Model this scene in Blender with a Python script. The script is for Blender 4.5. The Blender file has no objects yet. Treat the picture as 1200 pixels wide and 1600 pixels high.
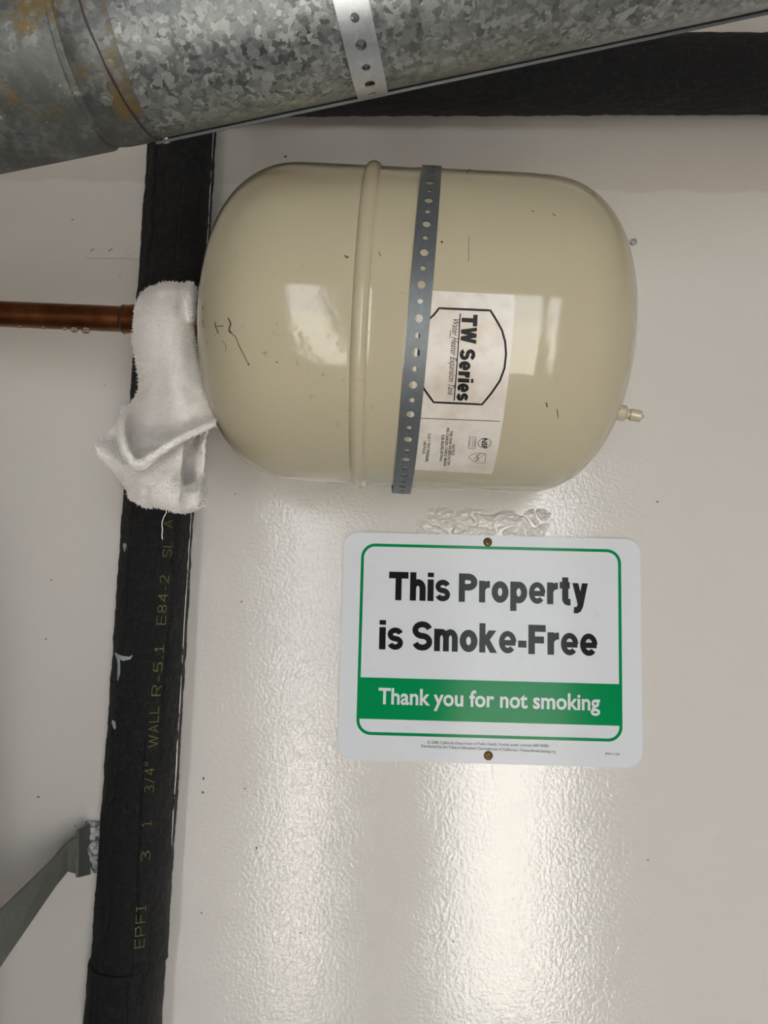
import bpy, bmesh, math, random
from mathutils import Vector, Matrix, noise

# ------------------------------------------------------------------ camera
random.seed(7)
sc = bpy.context.scene
COL = sc.collection
PI = math.pi
CAMZ = 1.55
D = 0.79374                     # lens to wall
PITCH, YAW, ROLL = 0.110766, -0.014213, 0.025397
F = 1200.0                      # focal length in pixels of a 1200 x 1600 frame
fwd = Vector((math.sin(YAW) * math.cos(PITCH), math.cos(YAW) * math.cos(PITCH), math.sin(PITCH)))
rgt = Vector((math.cos(YAW), -math.sin(YAW), 0))
upv = rgt.cross(fwd)
r2 = math.cos(ROLL) * rgt + math.sin(ROLL) * upv
u2 = -math.sin(ROLL) * rgt + math.cos(ROLL) * upv
CAM = Vector((0, -D, CAMZ))
cd = bpy.data.cameras.new('camera')
cd.sensor_fit = 'VERTICAL'
cd.sensor_height = 24.0
cd.sensor_width = 18.0
cd.lens = F / 1600.0 * 24.0
cd.clip_start = 0.02
cam = bpy.data.objects.new('camera', cd)
COL.objects.link(cam)
cam.matrix_world = Matrix(((r2.x, u2.x, -fwd.x, CAM.x), (r2.y, u2.y, -fwd.y, CAM.y),
                           (r2.z, u2.z, -fwd.z, CAM.z), (0, 0, 0, 1)))
sc.camera = cam

# ------------------------------------------------------------------ sky, sun, exposure
SKY = 8.6
SUN = 50.0
EXPO = -0.10
w = bpy.data.worlds.new('sky')
sc.world = w
w.use_nodes = True
bg = w.node_tree.nodes['Background']
bg.inputs['Color'].default_value = (0.93, 0.965, 1.0, 1)
bg.inputs['Strength'].default_value = SKY
sl = bpy.data.lights.new('sun', 'SUN')
sl.energy = SUN
sl.angle = math.radians(0.6)
sl.color = (1.0, 0.97, 0.92)
so = bpy.data.objects.new('sun', sl)
COL.objects.link(so)
so.rotation_euler = (0, math.radians(38), 0)      # from over the right-hand roof, along the front of the room
vs = sc.view_settings
vs.view_transform = 'Standard'
vs.look = 'None'
vs.gamma = 1.0
vs.use_curve_mapping = False
vs.exposure = EXPO
sc.cycles.use_denoising = True
sc.cycles.max_bounces = 10
sc.cycles.diffuse_bounces = 6

# doorway in the wall opposite, parted by an added pier (x0, x1, z0, z1)
ROOM_X0, ROOM_X1, ROOM_Y0, ROOM_Z1 = -0.78, 1.45, -2.0, 2.5
OPENINGS = [(-0.385, -0.24, 0.005, 2.08), (0.225, 0.65, 0.005, 2.08)]
for (x0, x1, z0, z1) in OPENINGS:                  # sky portals, they emit nothing of their own
    al = bpy.data.lights.new('sky_portal', 'AREA')
    al.shape = 'RECTANGLE'
    al.size = x1 - x0
    al.size_y = z1 - z0
    al.cycles.is_portal = True
    ao = bpy.data.objects.new('sky_portal', al)
    COL.objects.link(ao)
    ao.location = ((x0 + x1) / 2, ROOM_Y0 - 0.06, (z0 + z1) / 2)
    ao.rotation_euler = (PI / 2, 0, 0)             # faces into the room


# ------------------------------------------------------------------ helpers
def ray(px, py):
    return (fwd * F + r2 * (px - 600) + u2 * (800 - py)).normalized()


def at(px, py, Y=0.0):
    """point of the place at depth plane y = Y that shows at this pixel"""
    d = ray(px, py)
    return CAM + d * ((Y - CAM.y) / d.y)


def tag(o, label=None, cat=None, group=None, kind=None):
    if label: o['label'] = label
    if cat: o['category'] = cat
    if group: o['group'] = group
    if kind: o['kind'] = kind
    return o


def empty(name, loc):
    o = bpy.data.objects.new(name, None)
    COL.objects.link(o)
    o.location = loc
    o.empty_display_size = 0.03
    return o


def mesh(name, verts, faces, mat, parent=None, smooth=True, mods=None):
    me = bpy.data.meshes.new(name)
    me.from_pydata([tuple(v) for v in verts], [], faces)
    me.validate()
    me.update()
    o = bpy.data.objects.new(name, me)
    COL.objects.link(o)
    if mat: me.materials.append(mat)
    if smooth:
        for p in me.polygons: p.use_smooth = True
    if parent:
        o.parent = parent
        o.matrix_parent_inverse = Matrix.Translation(-parent_loc(parent))
    return o


def parent_loc(p):
    l = Vector(p.location)
    while p.parent:
        p = p.parent
    return l if p.type == 'EMPTY' else Vector(p.location)


def from_bm(name, bm, mat, parent=None, smooth=False):
    bmesh.ops.recalc_face_normals(bm, faces=bm.faces)
    me = bpy.data.meshes.new(name)
    bm.to_mesh(me)
    bm.free()
    o = bpy.data.objects.new(name, me)
    COL.objects.link(o)
    if mat: me.materials.append(mat)
    if smooth:
        for p in me.polygons: p.use_smooth = True
    if parent:
        o.parent = parent
        o.matrix_parent_inverse = Matrix.Translation(-parent_loc(parent))
    return o


def box(name, lo, hi, mat, parent=None, bevel=0.0):
    bm = bmesh.new()
    bmesh.ops.create_cube(bm, size=1)
    for v in bm.verts:
        v.co = Vector([lo[i] + (v.co[i] + 0.5) * (hi[i] - lo[i]) for i in range(3)])
    if bevel:
        bmesh.ops.bevel(bm, geom=bm.edges[:], offset=bevel, segments=2, affect='EDGES', profile=0.5)
    return from_bm(name, bm, mat, parent)


def frame_of(d):
    d = d.normalized()
    a = Vector((0, 1, 0)) if abs(d.y) < 0.9 else Vector((0, 0, 1))
    u = d.cross(a).normalized()
    v = d.cross(u).normalized()
    return d, u, v


def lathe(name, base, direction, prof, mat, parent=None, seg=48, smooth=True):
    """profile of (axial, radius) turned about a line"""
    d, u, v = frame_of(Vector(direction))
    base = Vector(base)
    V, Fc = [], []
    for (s, r) in prof:
        for k in range(seg):
            a = 2 * PI * k / seg
            V.append(base + d * s + (u * math.cos(a) + v * math.sin(a)) * r)
    for i in range(len(prof) - 1):
        for k in range(seg):
            k2 = (k + 1) % seg
            Fc.append((i * seg + k, i * seg + k2, (i + 1) * seg + k2, (i + 1) * seg + k))
    Fc.append(tuple(range(seg))[::-1])
    n = (len(prof) - 1) * seg
    Fc.append(tuple(range(n, n + seg)))
    o = mesh(name, V, Fc, mat, parent, smooth)
    if smooth: auto_smooth(o)
    return o


def auto_smooth(o, deg=35):
    me = o.data
    bm = bmesh.new()
    bm.from_mesh(me)
    bmesh.ops.recalc_face_normals(bm, faces=bm.faces)
    for e in bm.edges:
        if len(e.link_faces) == 2 and e.calc_face_angle(0) > math.radians(deg):
            e.smooth = False
    bm.to_mesh(me)
    bm.free()


def tube(name, pts, rad, mat, parent=None, seg=8):
    pts = [Vector(p) for p in pts]
    V, Fc = [], []
    n = len(pts)
    for i, p in enumerate(pts):
        d = (pts[min(i + 1, n - 1)] - pts[max(i - 1, 0)])
        d, u, v = frame_of(d)
        r = rad[i] if isinstance(rad, (list, tuple)) else rad
        for k in range(seg):
            a = 2 * PI * k / seg
            V.append(p + (u * math.cos(a) + v * math.sin(a)) * r)
    for i in range(n - 1):
        for k in range(seg):
            k2 = (k + 1) % seg
            Fc.append((i * seg + k, i * seg + k2, (i + 1) * seg + k2, (i + 1) * seg + k))
    Fc.append(tuple(range(seg))[::-1])
    Fc.append(tuple(range((n - 1) * seg, n * seg)))
    return mesh(name, V, Fc, mat, parent)


_font = bpy.data.fonts.load('<builtin>') if not bpy.data.fonts else bpy.data.fonts[0]


def text2d(s, bold=0.0, shear=0.0, spacing=1.0):
    """flat outline of some writing: vertices (x, y), faces; x runs 0..1 over the writing, y is 1 at capital height"""
    def raw(t, b):
        cu = bpy.data.curves.new('t', 'FONT')
        cu.body = t
        cu.fill_mode = 'FRONT'
        cu.resolution_u = 4
        cu.offset = b
        cu.shear = shear
        cu.space_character = spacing
        o = bpy.data.objects.new('t', cu)
        COL.objects.link(o)
        dg = bpy.context.evaluated_depsgraph_get()
        me = bpy.data.meshes.new_from_object(o.evaluated_get(dg))
        vs_ = [(v.co.x, v.co.y) for v in me.vertices]
        fs_ = [tuple(p.vertices) for p in me.polygons]
        bpy.data.objects.remove(o)
        bpy.data.curves.remove(cu)
        bpy.data.meshes.remove(me)
        return vs_, fs_
    hv, _ = raw('H', bold)
    cap = max(y for x, y in hv)
    lo = min(y for x, y in hv)
    v, f = raw(s, bold)
    x0, x1 = min(x for x, y in v), max(x for x, y in v)
    return [((x - x0) / (x1 - x0), (y - lo) / (cap - lo), 0.0) for x, y in v], f


def arc(cx, cy, rx, ry, a0, a1, n=14):
    return [(cx + rx * math.cos(math.radians(a0 + (a1 - a0) * k / n)), cy + ry * math.sin(math.radians(a0 + (a1 - a0) * k / n))) for k in range(n + 1)]


def glyph(ch, w, X=0.74):
    """centre lines of a grotesque letter (capital height 1); 'o' marks a closed ring"""
    h = w / 2
    def S(x0, x1, y0, y1):
        ry = ((y1 - y0) / 2 - h) / 2
        cx, rx, ym = (x0 + x1) / 2, (x1 - x0) / 2 - h, (y0 + y1) / 2
        return arc(cx, ym + ry, rx, ry, 15, 270) + arc(cx, ym - ry, rx, ry, 90, -165)[1:]
    W = 0.60
    n_arch = lambda x, wd: arc(x + wd / 2, X - h - 0.22, wd / 2 - h, 0.22, 180, 0) + [(x + wd - h, 0)]
    G = {
        'T': [[(0, 1 - h), (.74, 1 - h)], [(.37, 1), (.37, 0)]],
        'h': [[(h, 0), (h, 1)], n_arch(0, W)],
        'n': [[(h, 0), (h, X)], n_arch(0, W)],
        'm': [[(h, 0), (h, X)], n_arch(0, .53), n_arch(.53 - w, .53)],
        'r': [[(h, 0), (h, X)], arc(.40, X - h - .24, .40 - h, .24, 180, 88)],
        'i': [[(h, 0), (h, X)], [(h, .84), (h, 1)]],
        'l': [[(h, 0), (h, 1)]],
        's': [S(0, .56, 0, X)], 'S': [S(0, .72, 0, 1)],
        'o': ['o', arc(.32, X / 2, .32 - h, X / 2 - h, 0, 360, 32)],
        'p': [[(h, -.27), (h, X)], 'o', arc(.32, X / 2, .32 - h, X / 2 - h, 0, 360, 32)],
        'e': [arc(.31, X / 2, .31 - h, X / 2 - h, 0, 318, 30), [(h, X / 2 - .02), (.62 - h * .3, X / 2 - .02)]],
        'y': [[(h, X), (.305, .02)], [(.58 - h, X), (.30, -.02), (.235, -.15), (.16, -.19), (.05, -.18)]],
        't': [[(.09 + h, .95), (.09 + h, .18), (.13 + h, .11), (.2 + h, .085), (.29 + h, .09)], [(0, X - h * .75), (.38, X - h * .75)]],
        'k': [[(h, 0), (h, 1)], [(h, .26), (.58 - h, X)], [(.25, .44), (.62 - h, 0)]],
        'F': [[(h, 0), (h, 1)], [(h, 1 - h), (.62, 1 - h)], [(h, .49), (.56, .49)]],
        'P': [[(h, 0), (h, 1)], [(h, 1 - h), (.36, 1 - h)] + arc(.36, .70, .34 - h, .30 - h, 90, -90)[1:] + [(h, .40 + h)]],
        'W': [[(h, 1), (.30, 0)], [(.30, 0), (.52, 1)], [(.52, 1), (.74, 0)], [(.74, 0), (1.04 - h, 1)]],
        '-': [[(0, .33), (.30, .33)]],
        'E': [[(h, 0), (h, 1)], [(h, 1 - h), (.6, 1 - h)], [(h, .5), (.55, .5)], [(h, h), (.6, h)]],
        'I': [[(.2, 0), (.2, 1)], [(0, 1 - h), (.4, 1 - h)], [(0, h), (.4, h)]],
        'L': [[(h, 0), (h, 1)], [(h, h), (.55, h)]],
        'A': [[(h, 0), (.32, 1)], [(.32, 1), (.64 - h, 0)], [(.14, .35), (.5, .35)]],
        'R': [[(h, 0), (h, 1)], [(h, 1 - h), (.36, 1 - h)] + arc(.36, .72, .24 - h, .28 - h, 90, -90)[1:] + [(h, .44 + h)], [(.3, .45), (.6 - h, 0)]],
        '3': [arc(.28, .75, .28 - h, .25 - h, 150, -90) + arc(.28, .26, .3 - h, .26 - h, 90, -150)[1:]],
        '1': [[(.2, 0), (.2, 1)], [(.2, 1 - h), (.03, .8)], [(0, h), (.4, h)]],
        '/': [[(h, 0), (.5 - h, 1)]],
        '4': [[(.42, 0), (.42, 1)], [(.42, 1), (.03, .3)], [(0, .3), (.58, .3)]],
        '"': [[(.08, .7), (.08, 1)], [(.28, .7), (.28, 1)]],
        '5': [[(.52, 1 - h), (.1, 1 - h), (.06, .55)] + arc(.27, .32, .28 - h, .32 - h, 130, -150)],
        '8': ['o', arc(.28, .74, .25 - h, .26 - h, 0, 360, 20), 'o', arc(.28, .26, .28 - h, .26 - h, 0, 360, 20)],
        '2': [arc(.27, .73, .27 - h, .27 - h, 165, -35) + [(h, h), (.56, h)]],
        '.': [[(.02, .07), (.14, .07)]],
        'N': [[(h, 0), (h, 1)], [(h, 1), (.62 - h, 0)], [(.62 - h, 0), (.62 - h, 1)]],
    }
    return G.get(ch)


def stroke_text(s, w, gap=0.085, space=0.30, X=0.74, wl=None):
    """heavy grotesque writing from stroked letters; same coordinates as text2d"""
    V, Fc = [], []
    x = 0.0
    for ch in s:
        if ch == ' ':
            x += space
            continue
        ww = w if not (wl and ch in wl) else w * wl[ch]
        ring = False
        layer = 0
        base = len(V)
        for st in glyph(ch, ww, X):
            if st == 'o':
                ring = True
                continue
            P = st[:-1] if ring else st
            layer += 1
            n = len(P)
            b = len(V)
            for i, p in enumerate(P):
                a_ = P[(i - 1) % n] if ring or i > 0 else p
                c_ = P[(i + 1) % n] if ring or i < n - 1 else p
                def nrm(u, v):
                    L = math.hypot(v[0] - u[0], v[1] - u[1]) or 1
                    return (-(v[1] - u[1]) / L, (v[0] - u[0]) / L)
                if a_ == p: nx, ny = nrm(p, c_); k = 1
                elif c_ == p: nx, ny = nrm(a_, p); k = 1
                else:
                    n1, n2 = nrm(a_, p), nrm(p, c_)
                    mx, my = n1[0] + n2[0], n1[1] + n2[1]
                    L = math.hypot(mx, my) or 1
                    nx, ny = mx / L, my / L
                    k = min(1.6, 1 / max(0.3, nx * n1[0] + ny * n1[1]))
                if n == 2:
                    dx, dy = P[1][0] - P[0][0], P[1][1] - P[0][1]
                    if abs(dy) > abs(dx):
                        nx, ny, k = (-1 if dy > 0 else 1), 0, math.hypot(dx, dy) / abs(dy)
                elif not ring and i == 0 and ch == 'y' and abs(P[1][1] - P[0][1]) > abs(P[1][0] - P[0][0]):
                    nx, ny, k = 1, 0, math.hypot(P[1][0] - P[0][0], P[1][1] - P[0][1]) / abs(P[1][1] - P[0][1])
                for sg in (-1, 1):
                    V.append((x + p[0] + nx * k * ww / 2 * sg, p[1] + ny * k * ww / 2 * sg, layer * 1.2e-5))
            for i in range(n if ring else n - 1):
                j = (i + 1) % n
                Fc.append((b + 2 * i, b + 2 * j, b + 2 * j + 1, b + 2 * i + 1))
            ring = False
        x = max(v[0] for v in V[base:]) + gap
    m0, m1 = min(v[0] for v in V), max(v[0] for v in V)
    return [((a - m0) / (m1 - m0), b, l) for a, b, l in V], Fc


def cells_grid(n, m, close_u=False):
    return [(i * m + j, i * m + j + 1, (i + 1) * m + j + 1, (i + 1) * m + j) for i in range(n - 1) for j in range(m - 1)]


# ------------------------------------------------------------------ materials
class NT:
    def __init__(self, name):
        self.m = bpy.data.materials.new(name)
        self.m.use_nodes = True
        self.t = self.m.node_tree
        self.b = self.t.nodes['Principled BSDF']
        tc = self.t.nodes.new('ShaderNodeTexCoord')
        self.co = tc.outputs['Object']

    def n(self, kind, **kw):
        nd = self.t.nodes.new(kind)
        for k, v in kw.items():
            setattr(nd, k, v)
        return nd

    def link(self, a, b):
        self.t.links.new(a, b)

    def noise(self, scale, detail=3, rough=0.5, dist=0.0, co=None):
        nd = self.n('ShaderNodeTexNoise')
        nd.inputs['Scale'].default_value = scale
        nd.inputs['Detail'].default_value = detail
        nd.inputs['Roughness'].default_value = rough
        nd.inputs['Distortion'].default_value = dist
        self.link(co or self.co, nd.inputs['Vector'])
        return nd.outputs['Fac']

    def voronoi(self, scale, out='Distance', feature='F1', co=None, rnd=1.0):
        nd = self.n('ShaderNodeTexVoronoi', feature=feature)
        nd.inputs['Scale'].default_value = scale
        nd.inputs['Randomness'].default_value = rnd
        self.link(co or self.co, nd.inputs['Vector'])
        return nd.outputs[out]

    def ramp(self, fac, stops, interp='LINEAR'):
        nd = self.n('ShaderNodeValToRGB')
        el = nd.color_ramp.elements
        nd.color_ramp.interpolation = interp
        while len(el) < len(stops):
            el.new(0.5)
        for e, (p, c) in zip(el, stops):
            e.position = p
            e.color = (c, c, c, 1) if isinstance(c, (int, float)) else (*c, 1)
        self.link(fac, nd.inputs['Fac'])
        return nd.outputs['Color']

    def mix(self, fac, a, b, mode='MIX'):
        nd = self.n('ShaderNodeMix', data_type='RGBA', blend_type=mode)
        for sock, val in ((nd.inputs['Factor'], fac), (nd.inputs['A'], a), (nd.inputs['B'], b)):
            if isinstance(val, (int, float)): sock.default_value = val
            elif isinstance(val, tuple): sock.default_value = (*val, 1)
            else: self.link(val, sock)
        return nd.outputs['Result']

    def math(self, op, a, b=0.0):
        nd = self.n('ShaderNodeMath', operation=op)
        for sock, val in ((nd.inputs[0], a), (nd.inputs[1], b)):
            if isinstance(val, (int, float)): sock.default_value = val
            else: self.link(val, sock)
        return nd.outputs[0]

    def bump(self, h, strength, dist=0.001, normal=None):
        nd = self.n('ShaderNodeBump')
        nd.inputs['Strength'].default_value = strength
        nd.inputs['Distance'].default_value = dist
        self.link(h, nd.inputs['Height'])
        if normal: self.link(normal, nd.inputs['Normal'])
        return nd.outputs['Normal']

    def set(self, **kw):
        for k, v in kw.items():
            s = self.b.inputs[k.replace('_', ' ')]
            if isinstance(v, (int, float)): s.default_value = v
            elif isinstance(v, tuple): s.default_value = (*v, 1)
            else: self.link(v, s)
        return self


def simple(name, col, rough=0.5, metal=0.0, var=0.0, scale=80, bump=0.0, bscale=400, bdist=0.0005, spec=0.5):
    t = NT(name)
    t.b.inputs['Specular IOR Level'].default_value = spec
    c = col
    if var:
        f = t.noise(scale, 4, 0.6)
        c = t.mix(f, tuple(x * (1 - var) for x in col), tuple(min(1, x * (1 + var)) for x in col))
    t.set(Base_Color=c, Roughness=rough, Metallic=metal)
    if bump:
        t.set(Normal=t.bump(t.noise(bscale, 2), bump, bdist))
    return t.m


M = {}


def wall_material():
    t = NT('glossy_wall_paint')
    base = (0.735, 0.698, 0.665)
    big = t.noise(3.5, 3, 0.5)
    c = t.mix(big, tuple(x * 0.97 for x in base), tuple(x * 1.03 for x in base))
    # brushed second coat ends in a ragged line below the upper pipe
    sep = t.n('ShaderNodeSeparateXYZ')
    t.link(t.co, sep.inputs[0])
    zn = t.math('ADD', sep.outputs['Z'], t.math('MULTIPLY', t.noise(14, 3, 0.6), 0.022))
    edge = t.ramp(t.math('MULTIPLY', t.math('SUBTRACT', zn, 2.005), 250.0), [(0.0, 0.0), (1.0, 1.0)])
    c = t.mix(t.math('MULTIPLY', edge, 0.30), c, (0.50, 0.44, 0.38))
    # pin-head specks and small chips
    v = t.voronoi(34)
    pick = t.ramp(t.voronoi(34, 'Color'), [(0.86, 0.0), (0.88, 1.0)])
    spot = t.math('MULTIPLY', t.ramp(v, [(0.0, 1.0), (0.028, 1.0), (0.045, 0.0)]), pick)
    c = t.mix(t.math('MULTIPLY', spot, 0.65), c, (0.12, 0.10, 0.08))
    # dull stucco-like scuffs
    sc1 = t.ramp(t.noise(60, 5, 0.7), [(0.62, 0.0), (0.75, 1.0)])
    c = t.mix(t.math('MULTIPLY', sc1, 0.10), c, (0.36, 0.31, 0.26))
    peel = t.noise(270, 2, 0.5, 0.3)
    mid = t.noise(42, 2, 0.5)
    h = t.math('ADD', peel, t.math('MULTIPLY', mid, 0.45))
    amt = t.ramp(t.noise(5, 2), [(0.35, 0.55), (0.65, 1.0)])
    n1 = t.bump(t.math('MULTIPLY', h, amt), 0.46, 0.0007)
    rr = t.math('ADD', 0.035, t.math('MULTIPLY', t.noise(9, 3), 0.08))
    t.set(Base_Color=c, Roughness=rr, Normal=n1)
    t.b.inputs['Specular IOR Level'].default_value = 0.6
    return t.m


def tank_material():
    t = NT('cream_tank_enamel')
    base = (0.53, 0.475, 0.342)
    c = t.mix(t.noise(7, 3), tuple(x * 0.95 for x in base), tuple(x * 1.05 for x in base))
    v = t.voronoi(60)
    pick = t.ramp(t.voronoi(60, 'Color'), [(0.90, 0.0), (0.92, 1.0)])
    spot = t.math('MULTIPLY', t.ramp(v, [(0.0, 1.0), (0.03, 1.0), (0.06, 0.0)]), pick)
    c = t.mix(t.math('MULTIPLY', spot, 0.7), c, (0.08, 0.06, 0.04))
    grime = t.ramp(t.noise(120, 6, 0.75), [(0.60, 0.0), (0.74, 1.0)])
    where = t.ramp(t.noise(9, 2), [(0.52, 0.0), (0.68, 1.0)])
    c = t.mix(t.math('MULTIPLY', t.math('MULTIPLY', grime, where), 0.55), c, (0.16, 0.12, 0.08))
    # dust that has settled along the upper side
    sep = t.n('ShaderNodeSeparateXYZ')
    t.link(t.co, sep.inputs[0])
    hz = t.math('MULTIPLY', t.math('SUBTRACT', t.math('ADD', sep.outputs['Z'], t.math('MULTIPLY', t.noise(16, 4, 0.6), 0.03)), 1.893), 40.0)
    dust = t.math('MULTIPLY', t.ramp(hz, [(0.0, 0.0), (1.0, 1.0)]), t.ramp(t.noise(55, 6, 0.8), [(0.42, 0.0), (0.62, 1.0)]))
    c = t.mix(t.math('MULTIPLY', dust, 0.55), c, (0.20, 0.165, 0.12))
    n1 = t.bump(t.math('ADD', t.noise(150, 2, 0.4), t.math('MULTIPLY', t.noise(30, 2), 1.2)), 0.16, 0.0006)
    t.set(Base_Color=c, Roughness=t.math('ADD', 0.05, t.math('MULTIPLY', t.noise(25, 3), 0.06)), Normal=n1)
    t.b.inputs['Specular IOR Level'].default_value = 0.36
    return t.m


def galv_material(name, rust):
    t = NT(name)
    wob = t.n('ShaderNodeVectorMath', operation='ADD')
    nz = t.n('ShaderNodeTexNoise')
    nz.inputs['Scale'].default_value = 240
    nz.inputs['Detail'].default_value = 3
    t.link(t.co, nz.inputs['Vector'])
    sc_ = t.n('ShaderNodeVectorMath', operation='SCALE')
    sc_.inputs['Scale'].default_value = 0.0085
    t.link(nz.outputs['Color'], sc_.inputs[0])
    t.link(t.co, wob.inputs[0])
    t.link(sc_.outputs[0], wob.inputs[1])
    cell = t.voronoi(290, 'Color', co=wob.outputs[0])
    bw = t.n('ShaderNodeRGBToBW')
    t.link(cell, bw.inputs[0])
    fine = t.noise(900, 3, 0.7)
    tone = t.math('ADD', t.math('MULTIPLY', bw.outputs[0], 0.80), t.math('MULTIPLY', fine, 0.20))
    c = t.ramp(tone, [(0.18, (0.070, 0.076, 0.077)), (0.42, (0.175, 0.187, 0.188)), (0.60, (0.25, 0.262, 0.262)), (0.82, (0.42, 0.43, 0.425))])
    film = t.noise(18, 4, 0.6)
    c = t.mix(t.ramp(film, [(0.35, 0.0), (0.7, 0.45)]), c, (0.30, 0.31, 0.30))
    rough = t.math('ADD', 0.30, t.math('MULTIPLY', bw.outputs[0], 0.28))
    metal = 0.72
    if rust:
        metal = 0.40
        k2 = t.ramp(t.noise(19, 5, 0.7, 0.5), [(0.36, 0.25), (0.60, 0.9)])
        c = t.mix(k2, c, (0.075, 0.080, 0.075))
        k = t.ramp(t.noise(24, 5, 0.68), [(0.53, 0.0), (0.60, 1.0)])
        c = t.mix(t.math('MULTIPLY', k, 0.8), c, (0.19, 0.125, 0.035))
        k3 = t.ramp(t.noise(85, 4, 0.7), [(0.64, 0.0), (0.70, 1.0)])
        c = t.mix(t.math('MULTIPLY', k3, 0.7), c, (0.42, 0.42, 0.40))
        rough = t.math('ADD', rough, 0.12)
    t.set(Base_Color=c, Roughness=rough, Metallic=metal, Normal=t.bump(tone, 0.10, 0.0004))
    return t.m


def foam_material():
    t = NT('black_foam_insulation')
    f = t.noise(230, 5, 0.8)
    c = t.ramp(f, [(0.3, (0.004, 0.004, 0.0043)), (0.52, (0.0095, 0.0095, 0.0102)), (0.75, (0.036, 0.036, 0.038))])
    grain = t.noise(260, 4, 0.8)
    n1 = t.bump(grain, 1.0, 0.0035)
    n2 = t.bump(t.noise(60, 3), 0.5, 0.0022, n1)
    t.set(Base_Color=c, Roughness=0.58, Normal=n2)
    t.b.inputs['Specular IOR Level'].default_value = 0.45
    return t.m


def label_material():
    t = NT('stained_paper_label')
    st = t.ramp(t.noise(30, 5, 0.65), [(0.42, 0.0), (0.72, 1.0)])
    c = t.mix(t.math('MULTIPLY', st, 0.75), (0.80, 0.755, 0.69), (0.60, 0.47, 0.37))
    sm = t.ramp(t.noise(75, 5, 0.7, 0.6), [(0.60, 0.0), (0.72, 1.0)])
    c = t.mix(t.math('MULTIPLY', sm, 0.35), c, (0.42, 0.34, 0.28))
    t.set(Base_Color=c, Roughness=0.30, Normal=t.bump(t.noise(120, 2), 0.06, 0.0005))
    return t.m


def zinc_material(name, a, b, rough, metal=0.8):
    t = NT(name)
    c = t.mix(t.noise(45, 4, 0.6), a, b)
    c = t.mix(t.math('MULTIPLY', t.ramp(t.noise(240, 4, 0.7), [(0.5, 0.0), (0.75, 1.0)]), 0.35), c, tuple(x * 1.5 for x in b))
    t.set(Base_Color=c, Roughness=t.math('ADD', rough, t.math('MULTIPLY', t.noise(90, 3), 0.15)), Metallic=metal)
    return t.m


def copper_material():
    t = NT('aged_copper')
    c = t.ramp(t.noise(38, 5, 0.65), [(0.3, (0.10, 0.035, 0.013)), (0.55, (0.18, 0.064, 0.024)), (0.75, (0.30, 0.12, 0.05))])
    t.set(Base_Color=c, Roughness=t.math('ADD', 0.24, t.math('MULTIPLY', t.noise(70, 3), 0.2)), Metallic=0.9)
    return t.m


def sign_material(name, col, rough=0.12):
    t = NT(name)
    sm = t.ramp(t.noise(70, 5, 0.7), [(0.60, 0.0), (0.80, 1.0)])
    c = t.mix(t.math('MULTIPLY', sm, 0.22), col, tuple(x * 0.6 for x in col))
    v = t.voronoi(55)
    pick = t.ramp(t.voronoi(55, 'Color'), [(0.90, 0.0), (0.92, 1.0)])
    spot = t.math('MULTIPLY', t.ramp(v, [(0.0, 1.0), (0.03, 1.0), (0.05, 0.0)]), pick)
    c = t.mix(t.math('MULTIPLY', spot, 0.5), c, (0.2, 0.18, 0.15))
    t.set(Base_Color=c, Roughness=rough)
    t.b.inputs['Specular IOR Level'].default_value = 0.10
    return t.m


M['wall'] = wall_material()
M['tank'] = tank_material()
M['galv'] = galv_material('galvanised_spangle', False)
M['galv_rust'] = galv_material('galvanised_spangle_rusty', True)
M['foam'] = foam_material()
M['label'] = label_material()
M['zinc_dark'] = zinc_material('dull_zinc_strap', (0.125, 0.14, 0.15), (0.185, 0.205, 0.22), 0.40, 0.55)
M['zinc_light'] = zinc_material('bright_zinc_strap', (0.40, 0.42, 0.44), (0.54, 0.56, 0.58), 0.32)
M['brace'] = zinc_material('olive_grey_steel', (0.12, 0.128, 0.11), (0.17, 0.18, 0.155), 0.45, 0.15)
M['copper'] = copper_material()
M['solder'] = simple('dark_solder', (0.07, 0.06, 0.05), 0.4, 0.7)
M['sign_white'] = sign_material('enamelled_white', (0.77, 0.80, 0.845))
M['sign_green'] = sign_material('printed_green', (0.0, 0.27, 0.085))
M['sign_black'] = sign_material('printed_black', (0.014, 0.014, 0.015))
M['sign_edge'] = simple('aluminium_edge', (0.6, 0.6, 0.6), 0.35, 0.9)
M['ink'] = simple('black_label_ink', (0.010, 0.009, 0.010), 0.45, spec=0.2)
M['brass'] = simple('tarnished_brass', (0.26, 0.165, 0.055), 0.42, 0.85, 0.3, 400)
M['screw_slot'] = simple('dark_screw_slot', (0.03, 0.022, 0.012), 0.7)  # flat dark colour for the cross slot
M['steel'] = simple('plated_steel', (0.55, 0.55, 0.56), 0.28, 0.9, 0.15, 300)
M['pipe_print'] = simple('faded_yellow_print', (0.15, 0.15, 0.035), 0.7, 0, 0.6, 500)
M['scuff'] = simple('dark_scuff', (0.05, 0.04, 0.028), 0.6, 0, 0.3, 500)
M['paint_smear'] = simple('white_paint_smear', (0.42, 0.46, 0.50), 0.5, 0, 0.45, 300)
M['water'] = None
t = NT('water')
t.set(Base_Color=(1.0, 0.97, 0.93), Roughness=0.02, IOR=1.33)
t.b.inputs['Transmission Weight'].default_value = 1.0
M['water'] = t.m
t = NT('terry_cotton')
c = t.mix(t.noise(14, 4, 0.6), (0.88, 0.835, 0.795), (0.95, 0.92, 0.89))
c = t.mix(t.math('MULTIPLY', t.ramp(t.noise(9, 3), [(0.55, 0.0), (0.75, 1.0)]), 0.35), c, (0.72, 0.64, 0.57))
t.set(Base_Color=c, Roughness=0.95, Normal=t.bump(t.noise(420, 3, 0.7), 0.6, 0.0012))
t.b.inputs['Sheen Weight'].default_value = 0.3
M['terry'] = t.m
t = NT('paint_smeared_steel')
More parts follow.
